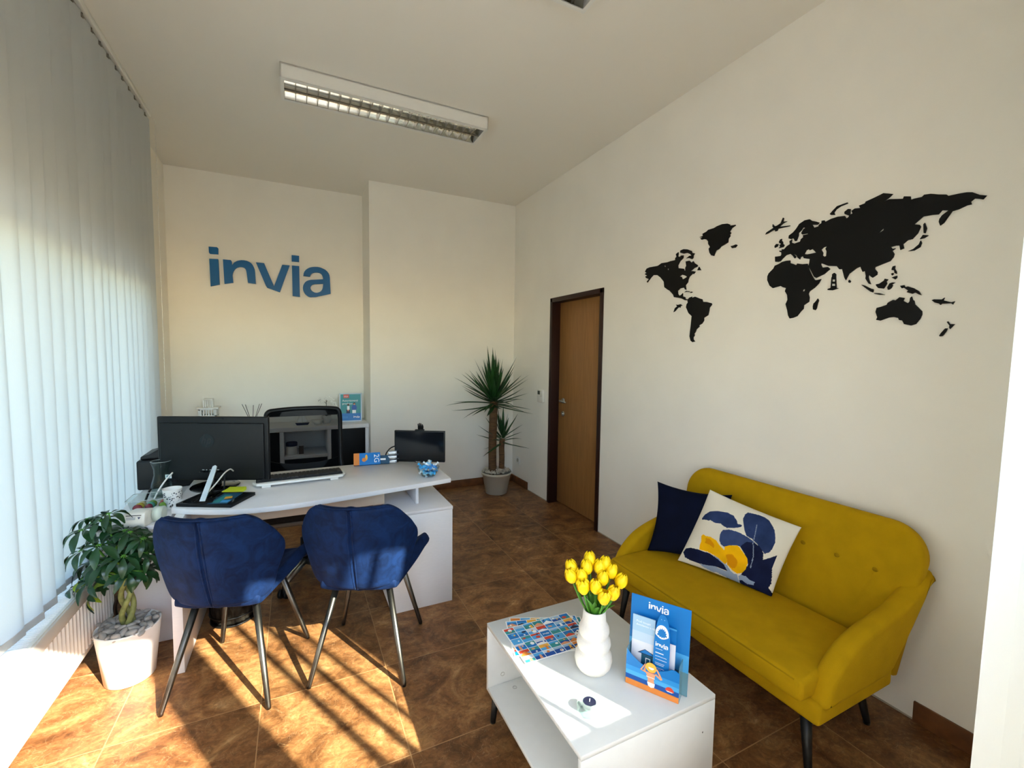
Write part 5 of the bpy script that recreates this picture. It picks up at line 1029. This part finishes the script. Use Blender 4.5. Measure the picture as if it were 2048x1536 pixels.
def blade(base, tip, w, bend, m_, side=None):
    base, tip = Vector(base), Vector(tip); d = tip-base; s = d.cross(Vector((0, 0, 1))).normalized(); nrm = s.cross(d).normalized()
    def fn(u, v):
        ww = w*math.sin(PI*min(1, .08+.92*u))**.7*(1-.35*u)
        return base+d*u+nrm*(bend*math.sin(PI*u))+s*((v-.5)*ww)+nrm*(.25*ww*(2*v-1)**2)
    return fn
leafs = [((-.055, .03, .10), .034), ((-.048, -.01, .075), .032), ((-.02, -.05, .055), .03), ((.02, -.06, .065), .034), ((.05, -.04, .075), .034), ((.065, .0, .085), .03), ((.03, .04, .09), .03), ((-.02, .045, .09), .03), ((-.03, -.04, .07), .026), ((.045, -.055, .05), .03)]
for k, (tp, w) in enumerate(leafs):
    m = MB(); m.grid(blade((tp[0]*.3, tp[1]*.3, -.03), tp, w, .012, None), 12, 4, STEMG)
    tl_ = [o for o in COL.objects if o.name.startswith('tulip')][k % 14]
    m.build('leaf', STEMG, tl_, fix=False)
# tea light
t = thing('tealight_holder', 'faceted clear glass tealight holder on the coffee table', 'candle holder', (.789, 1.047, ZT), rad(20))
m = MB(); m.lathe([(.032, .0), (.037, .006), (.039, .030), (.034, .036), (.0225, .036), (.0215, .018), (.001, .017)], n=8, smooth=False, cap1=False)
for f_ in m.bm.faces: f_.smooth = False
m.build('holder', CRYSTAL, t)
m = MB().lathe([(.019, .0195), (.020, .022), (.020, .034), (.019, .034), (.001, .033)], mat('navy_wax', '#10132c', .4), n=28, cap1=False).tube([(0, 0, .033), (.001, 0, .042)], .0012, WPRINT, n=6)
solo(m, 'tealight', None, 'dark navy tealight candle set in the faceted glass holder', 'candle', (.789, 1.047, ZT))
# brochure stand with prints
t = thing('brochure_stand', 'blue acrylic brochure stand with beach picture on the coffee table', 'brochure stand', (1.018, 1.025, ZT), math.atan2(-.144, .087))
ang = math.atan2(.022, .275)
MBP = Matrix.Translation((.004, .045, 0)) @ Matrix.Rotation(-ang, 4, 'X')
acr = mat('acrylic_edge', '#8cc3d6', .1, trans=.5)
m = MB().box((-.097, -.0015, .001), (.097, .0015, .277), BLUE1, M=MBP); MF = MBP @ frame((0, -.0018, 0), (1, 0, 0), (0, 0, 1))
m.prism([(-.097, .001), (.097, .001), (.097, .075), (-.097, .075)], -.0001, .0002, acr, M=MF).prism([(-.097, .075), (.097, .075), (.097, .13), (-.097, .13)], -.0001, .0002, BLUE2, M=MF)
for l in logo_polys(.066): m.prism([[(p[0]-.005, p[1]+.252) for p in lp] for lp in l], .0002, .0006, WPRINT, M=MF)
m.build('back_panel', None, t)
MBQ = frame((0, 0, 0), (1, 0, 0), (0, .02, 1))
e = .0003
topc = [(-.085, .120)]+[(-.085+.170*k/14, .120-.040*math.sin(PI*min(1, k/14*1.15)*.92)**.8-.004*(k/14)) for k in range(1, 14)]+[(.082, .098), (.085, .122)]
front_ = [(-.085, .001), (.085, .001)]+topc[::-1]
m = MB().prism(front_, 0, .002, BLUE1, M=MBQ)
cl = lambda z0, z1: [(-.085, z0), (.085, z0), (.085, z1), (-.085, z1)]
MQ = frame((0, 0, 0), (1, 0, 0), (0, .02, 1))
m.prism(cl(.035, .062), .002, .002+e, BLUE2, M=MQ).prism(cl(.050, .066), .002, .002+1.2*e, mat('print_mid_blue', '#2a8bd0', .4), M=MQ).prism(cl(.020, .036), .002, .002+2*e, BLUE3, M=MQ).prism(cl(.001, .021), .002, .002+2*e, ORANGE, M=MQ)
m.prism(circle(.057, .030, .0135, n=20, a0=0, a1=180), .002, .002+3*e, REDP, M=MQ).prism([(.046, .030), (.068, .030), (.064, .0275), (.050, .0275)], .002, .002+4*e, WPRINT, M=MQ)
# bather seen from behind
m.prism([(-.020, .066), (.012, .066), (.007, .045), (.010, .026), (-.012, .026), (-.012, .044)], .002, .002+4*e, SKIN, M=MQ)
m.prism([(-.020, .066), (-.012, .060), (-.033, .066), (-.022, .086), (-.014, .092), (-.012, .088), (-.027, .067), (-.038, .065), (-.036, .068), (-.022, .092)], .002, .002+4*e, SKIN, M=MQ)
m.prism([(.012, .064), (.028, .054), (.034, .058), (.018, .085), (.012, .085), (.026, .062), (.012, .070)], .002, .002+4*e, SKIN, M=MQ)
m.prism([(-.014, .034), (.011, .034), (.009, .022), (-.001, .018), (-.010, .022)], .002, .002+5*e, WPRINT, M=MQ).prism([(-.017, .052), (.010, .052), (.010, .0505), (-.017, .0505)], .002, .002+5*e, WPRINT, M=MQ)
m.prism(circle(-.003, .084, .0175, .0155, n=24), .002, .002+6*e, STRAW, M=MQ).prism(circle(-.002, .073, .0125, .006, n=18), .002, .002+5*e, mat('print_hair_red', '#d3652f', .5), M=MQ).prism(circle(-.002, .085, .009, .007, n=16, a0=180, a1=360), .002, .002+7*e, WPRINT, M=MQ)
m.build('front_pocket', None, t)
m = MB()
for sx in (-.085, .083): m.prism([(0, .001), (.04, .001), (.046, .12), (.0, .12)], sx, sx+.002, acr, M=Matrix(((0, 0, 1, 0), (1, 0, 0, 0), (0, 1, 0, 0), (0, 0, 0, 1))))
m.box((-.085, 0, .001), (.085, .042, .003), acr); m.build('pocket_side', None, t)
SL = Vector((1.018, 1.025, ZT)); SR = math.atan2(-.144, .087)
def inpocket(name, label, m): return solo(m, name, None, label, 'brochure', SL, SR)
MH = Matrix.Rotation(rad(-4), 4, 'X')
M1 = Matrix.Translation((0, .026, .004)) @ MH @ frame((0, 0, 0), (1, 0, 0), (0, 0, 1))
q4 = lambda x0, z0, x1, z1: [(x0, z0), (x1, z0), (x1, z1), (x0, z1)]
m = MB().prism(q4(-.078, 0, -.004, .218), 0, .003, SKYP, M=M1).prism(q4(-.078, .05, -.004, .135), .003, .0031, SKYW, M=M1).prism(q4(-.078, .135, -.004, .165), .003, .0031, mat('print_hazy', '#b4c9de', .4), M=M1).prism(q4(-.078, 0, -.004, .05), .003, .0031, GREYP, M=M1)
m.text('Proč koupit\ndovolenou u nás?', .0098, M1 @ Matrix.Translation((-.066, .196, .0032)), WPRINT)
m.prism(q4(-.044, .04, -.006, .096), .0031, .0034, DTEAL, M=M1).prism([(-.057, .096), (-.033, .113), (-.004, .104), (-.004, .096)], .0034, .0038, NAVYP, M=M1).prism([(-.05, .098), (-.033, .111), (-.004, .102), (-.004, .098)], .0038, .004, BLUE1, M=M1).prism([q4(-.030, .066, -.014, .086), q4(-.0275, .0685, -.0165, .0835)], .0034, .0037, WPRINT, M=M1)
for k in range(8): m.prism(q4(-.043+.0047*k, .04, -.0425+.0047*k, .095), .0034, .0035, TEAL, M=M1)
inpocket('brochure', 'tall brochure with a pale sky and beach hut in the stand', m)
M2 = Matrix.Translation((.022, .012, .004)) @ MH @ frame((0, 0, 0), (1, 0, 0), (0, 0, 1))
surf = [(-.024, 0), (.026, 0)]+[(.001+.0255*math.cos(rad(a))**.8, .13+.122*math.sin(rad(a))) for a in range(0, 90, 8)]+[(.001, .252)]+[(.001-.0255*math.cos(rad(a))**.8, .13+.122*math.sin(rad(a))) for a in range(88, -1, -8)]
m = MB().prism(surf, 0, .0025, BLUE1, M=M2)
arc = circle(.0, .188, .021, .030, n=17, a0=-8, a1=188); arc2 = circle(.0, .188, .016, .022, n=17, a0=-4, a1=184)[::-1]
teeth = []
for k, p in enumerate(arc2): teeth.append((p[0]*(.78 if k % 2 else 1.0), .188+(p[1]-.188)*(.72 if k % 2 else 1.0)))
m.prism(arc+teeth, .0025, .0029, WPRINT, M=M2)
low = [(-.020+.040*k/12, .186-.010*math.sin(PI*k/12)+(.0045 if k % 2 else 0)) for k in range(13)]
m.prism(low+[(.020-.040*k/12, .1835-.010*math.sin(PI*(1-k/12))) for k in range(13)], .0025, .0029, WPRINT, M=M2)
for sx in (-.004, .006): m.prism(circle(sx, .236, .0013, n=8), .0025, .0029, SKYP, M=M2)
for l in logo_polys(.040): m.prism([[(p[0]+.001, p[1]+.152) for p in lp] for lp in l], .0025, .0029, WPRINT, M=M2)
for z, wd in ((.138, .022), (.124, .026), (.114, .036), (.104, .037), (.092, .030), (.087, .028), (.076, .030), (.071, .020)): m.prism(q4(-.018, z, -.018+wd, z+(.003 if z == .124 else .0014)), .0025, .0028, SKYW, M=M2)
inpocket('bookmark', 'blue surfboard shaped card with a shark mouth in the stand', m)
M3 = Matrix.Translation((0, .034, .004)) @ MH @ frame((0, 0, 0), (1, 0, 0), (0, 0, 1))
inpocket('leaflet', 'plain blue leaflet behind the surfboard card in the stand', MB().prism(q4(.012, 0, .062, .205), 0, .001, BLUE2, M=M3).prism(q4(.012, 0, .062, .20), .001, .0011, BLUE1, M=M3))
M4 = Matrix.Translation((0, .020, .004)) @ MH @ frame((0, 0, 0), (1, 0, 0), (0, 0, 1))
inpocket('card', 'small white card at the far end of the stand pocket', MB().prism(q4(.030, 0, .064, .162), 0, .001, SKYW, M=M4))

# ------------------------------------------------------------------ potted schefflera
PX, PY = -.712, 2.512
t = thing('potted_plant', 'bushy green umbrella plant with twisted trunk in a white pot', 'plant', (PX, PY, 0))
MB().lathe([(.088, 0), (.093, .004), (.119, .240), (.120, .248), (.113, .248), (.110, .225), (.001, .222)], POTW, n=48, cap1=False).build('pot', POTW, t)
m = MB()
for k in range(3):
    pts = [(.017*math.cos(2*PI*k/3+5*s)*(.8+.5*math.sin(PI*s)), .017*math.sin(2*PI*k/3+5*s)*(.8+.5*math.sin(PI*s)), .22+.25*s) for s in [j/24 for j in range(25)]]
    m.tube(pts, [.0125-.003*j/24 for j in range(25)], BARK, n=10)
m.build('trunk', BARK, t)
WH = [[-.854, 2.59, .741], [-.736, 2.43, .799], [-.83, 2.437, .739], [-.806, 2.608, .67], [-.66, 2.40, .715], [-.615, 2.37, .695], [-.758, 2.588, .609], [-.75, 2.35, .694], [-.827, 2.41, .66], [-.693, 2.546, .602], [-.60, 2.35, .696], [-.60, 2.36, .627], [-.648, 2.50, .529], [-.662, 2.32, .643], [-.725, 2.34, .623], [-.86, 2.60, .498], [-.874, 2.532, .483], [-.805, 2.42, .521], [-.799, 2.585, .463], [-.653, 2.33, .569], [-.62, 2.36, .549], [-.90, 2.549, .455], [-.828, 2.505, .436], [-.61, 2.42, .538], [-.876, 2.62, .525], [-.76, 2.42, .775], [-.70, 2.47, .70], [-.76, 2.50, .72], [-.64, 2.46, .66], [-.78, 2.46, .58], [-.68, 2.42, .72]]
r = random.Random(21); mp = MB(); ml = MB(); my = MB()
cc = Vector((-.715, 2.50, .47))
for k, w in enumerate(WH):
    w = Vector(w)
    if w.x > -.63 and w.y > 2.40: pass
    mp.tube(bez([cc+Vector((0, 0, -.01)), cc*.45+w*.55+Vector((r.uniform(-.02, .02), r.uniform(-.02, .02), .02)), w], 5), [.0045]*5+[.004]*5+[.0028], STEMG, n=6)
    out = (w-Vector((-.715, 2.50, .50))).normalized(); up = (out*.8+Vector((0, 0, .75))).normalized()
    a = up.orthogonal().normalized(); b = up.cross(a); n = r.choice((7, 8, 8, 9)); ph = r.uniform(0, 6)
    for i in range(n):
        th = ph+2*PI*i/n; dr = (a*math.cos(th)+b*math.sin(th)); dr = (dr-up*r.uniform(.12, .45)-Vector((0, 0, .12))).normalized()
        Ln = r.uniform(.070, .096)*(1 if k % 5 else .8); wd = Ln*r.uniform(.34, .42); st = w+dr*.012; side = dr.cross(up).normalized(); nm = side.cross(dr)
        dst = my if (k in (16, 18, 22) and i % 2) else ml
        def fn(u, v):
            ww = wd*(math.sin(PI*min(1, .04+.96*u**.8*.97))**.75)*(.35+.65*min(1, u*1.7))
            return st+dr*(Ln*u)-nm*(.018*u*u-.010*math.sin(PI*u))+side*((v-.5)*ww)+nm*(.10*ww*(abs(2*v-1)))
        dst.grid(fn, 8, 4, None)
        mp.tube([w, st], .0013, STEMG, n=4)
for f_ in my.bm.faces: f_.smooth = True
ml.build('foliage', LEAFG, t, fix=False, world=True); my.build('young_foliage', LEAFY, t, fix=False, world=True); mp.build('petioles', STEMG, t, fix=False, world=True)
def pebbles(label, c, R, z, mt, n, sz, seed, avoid):
    r = random.Random(seed); m = MB(); pts = []
    for _ in range(n*30):
        if len(pts) >= n: break
        a = r.uniform(0, 2*PI); q = R*math.sqrt(r.random()); p = (q*math.cos(a), q*math.sin(a))
        if any(math.hypot(p[0]-x, p[1]-y) < d for x, y, d in avoid): continue
        if all(math.hypot(p[0]-o[0], p[1]-o[1]) > sz*.85 for o in pts): pts.append(p)
    for lay in range(2):
        for p in pts:
            s = sz*r.uniform(.75, 1.15); zz = z+(.004 if lay == 0 else .012)+.012*(1-(math.hypot(*p)/R)**2)*lay
            j = (0, 0) if lay else (r.uniform(-1, 1)*sz*.5, r.uniform(-1, 1)*sz*.5)
            m.ball((p[0]+j[0], p[1]+j[1], zz), (s, s*r.uniform(.5, .65), s*r.uniform(.36, .5)), mt, sub=2, M=Euler((r.uniform(-.5, .5), r.uniform(-.5, .5), r.uniform(0, 6))).to_matrix().to_4x4())
    return solo(m, 'pebbles', mt, label, 'pebbles', (c[0], c[1], 0), kind='stuff')
pebbles('smooth grey pebbles covering the soil of the umbrella plant', (PX, PY), .106, .238, PEBG, 34, .025, 3, [(0, 0, .036)])
# ------------------------------------------------------------------ yucca
QX, QY = 1.937, 4.325
t = thing('yucca_plant', 'tall yucca with two trunks in a cream pot in the room corner', 'plant', (QX, QY, 0))
MB().lathe([(.112, 0), (.117, .004), (.153, .205), (.162, .207), (.163, .232), (.154, .232), (.150, .21), (.001, .205)], POTC, n=48, cap1=False).build('pot', POTC, t)
MB().tube(bez([(-.045, 0, .20), (-.048, .005, .45), (-.046, .0, .75), (-.040, .0, 1.0)], 8), .043, YBARK, n=16).build('trunk', YBARK, t)
MB().tube(bez([(.055, -.005, .20), (.062, .0, .36), (.058, .0, .50), (.066, .0, .585)], 6), .031, YBARK, n=14).build('trunk', YBARK, t)
def yhead(c, n, L0, L1, wd, seed, zlo):
    m = MB(); r = random.Random(seed); c = Vector(c)
    for i in range(n):
        f = i/(n-1); el = rad(88-105*f**1.25+r.uniform(-8, 8)); az = i*2.39996+r.uniform(-.25, .25)
        L = r.uniform(L0, L1)*(1 if f > .12 else .95)
        d = Vector((math.cos(az)*math.cos(el), math.sin(az)*math.cos(el), math.sin(el)))
        s = Vector((-math.sin(az), math.cos(az), 0)); base = c+Vector((0, 0, .05-.11*f))+d*.015
        droop = r.uniform(-.03, .06)*(1 if f < .6 else 2.2)
        end = base+d*L
        for lim, ax in ((XR-QX-.03, 0), (YC-QY-.03, 1)):
            if end[ax] > lim: L *= max(.25, (lim-base[ax])/(d[ax]*L))
        nn = s.cross(d).normalized()
        def fn(u, v):
            w = wd*(.55+.45*math.sin(PI*min(1, .15+u*.85)))*(1-u**3)*(1 if u < .98 else .3)
            p = base+d*(L*u)-Vector((0, 0, 1))*(droop*u*u*L*2)
            return p+s*((v-.5)*w)+nn*(.22*w*abs(2*v-1))
        m.grid(fn, 10, 2, YLEAF)
    return m
yhead((-.040, 0, 1.02), 76, .36, .52, .044, 5, 0).build('leaf_crown', YLEAF, t, fix=False)
yhead((.066, 0, .60), 28, .20, .34, .034, 9, 0).build('leaf_crown', YLEAF, t, fix=False)
pebbles('small white stones covering the soil of the yucca', (QX, QY), 0.142, .238, PEBW, 70, .019, 8, [(-.045, 0, .046), (.055, -.005, .036)])
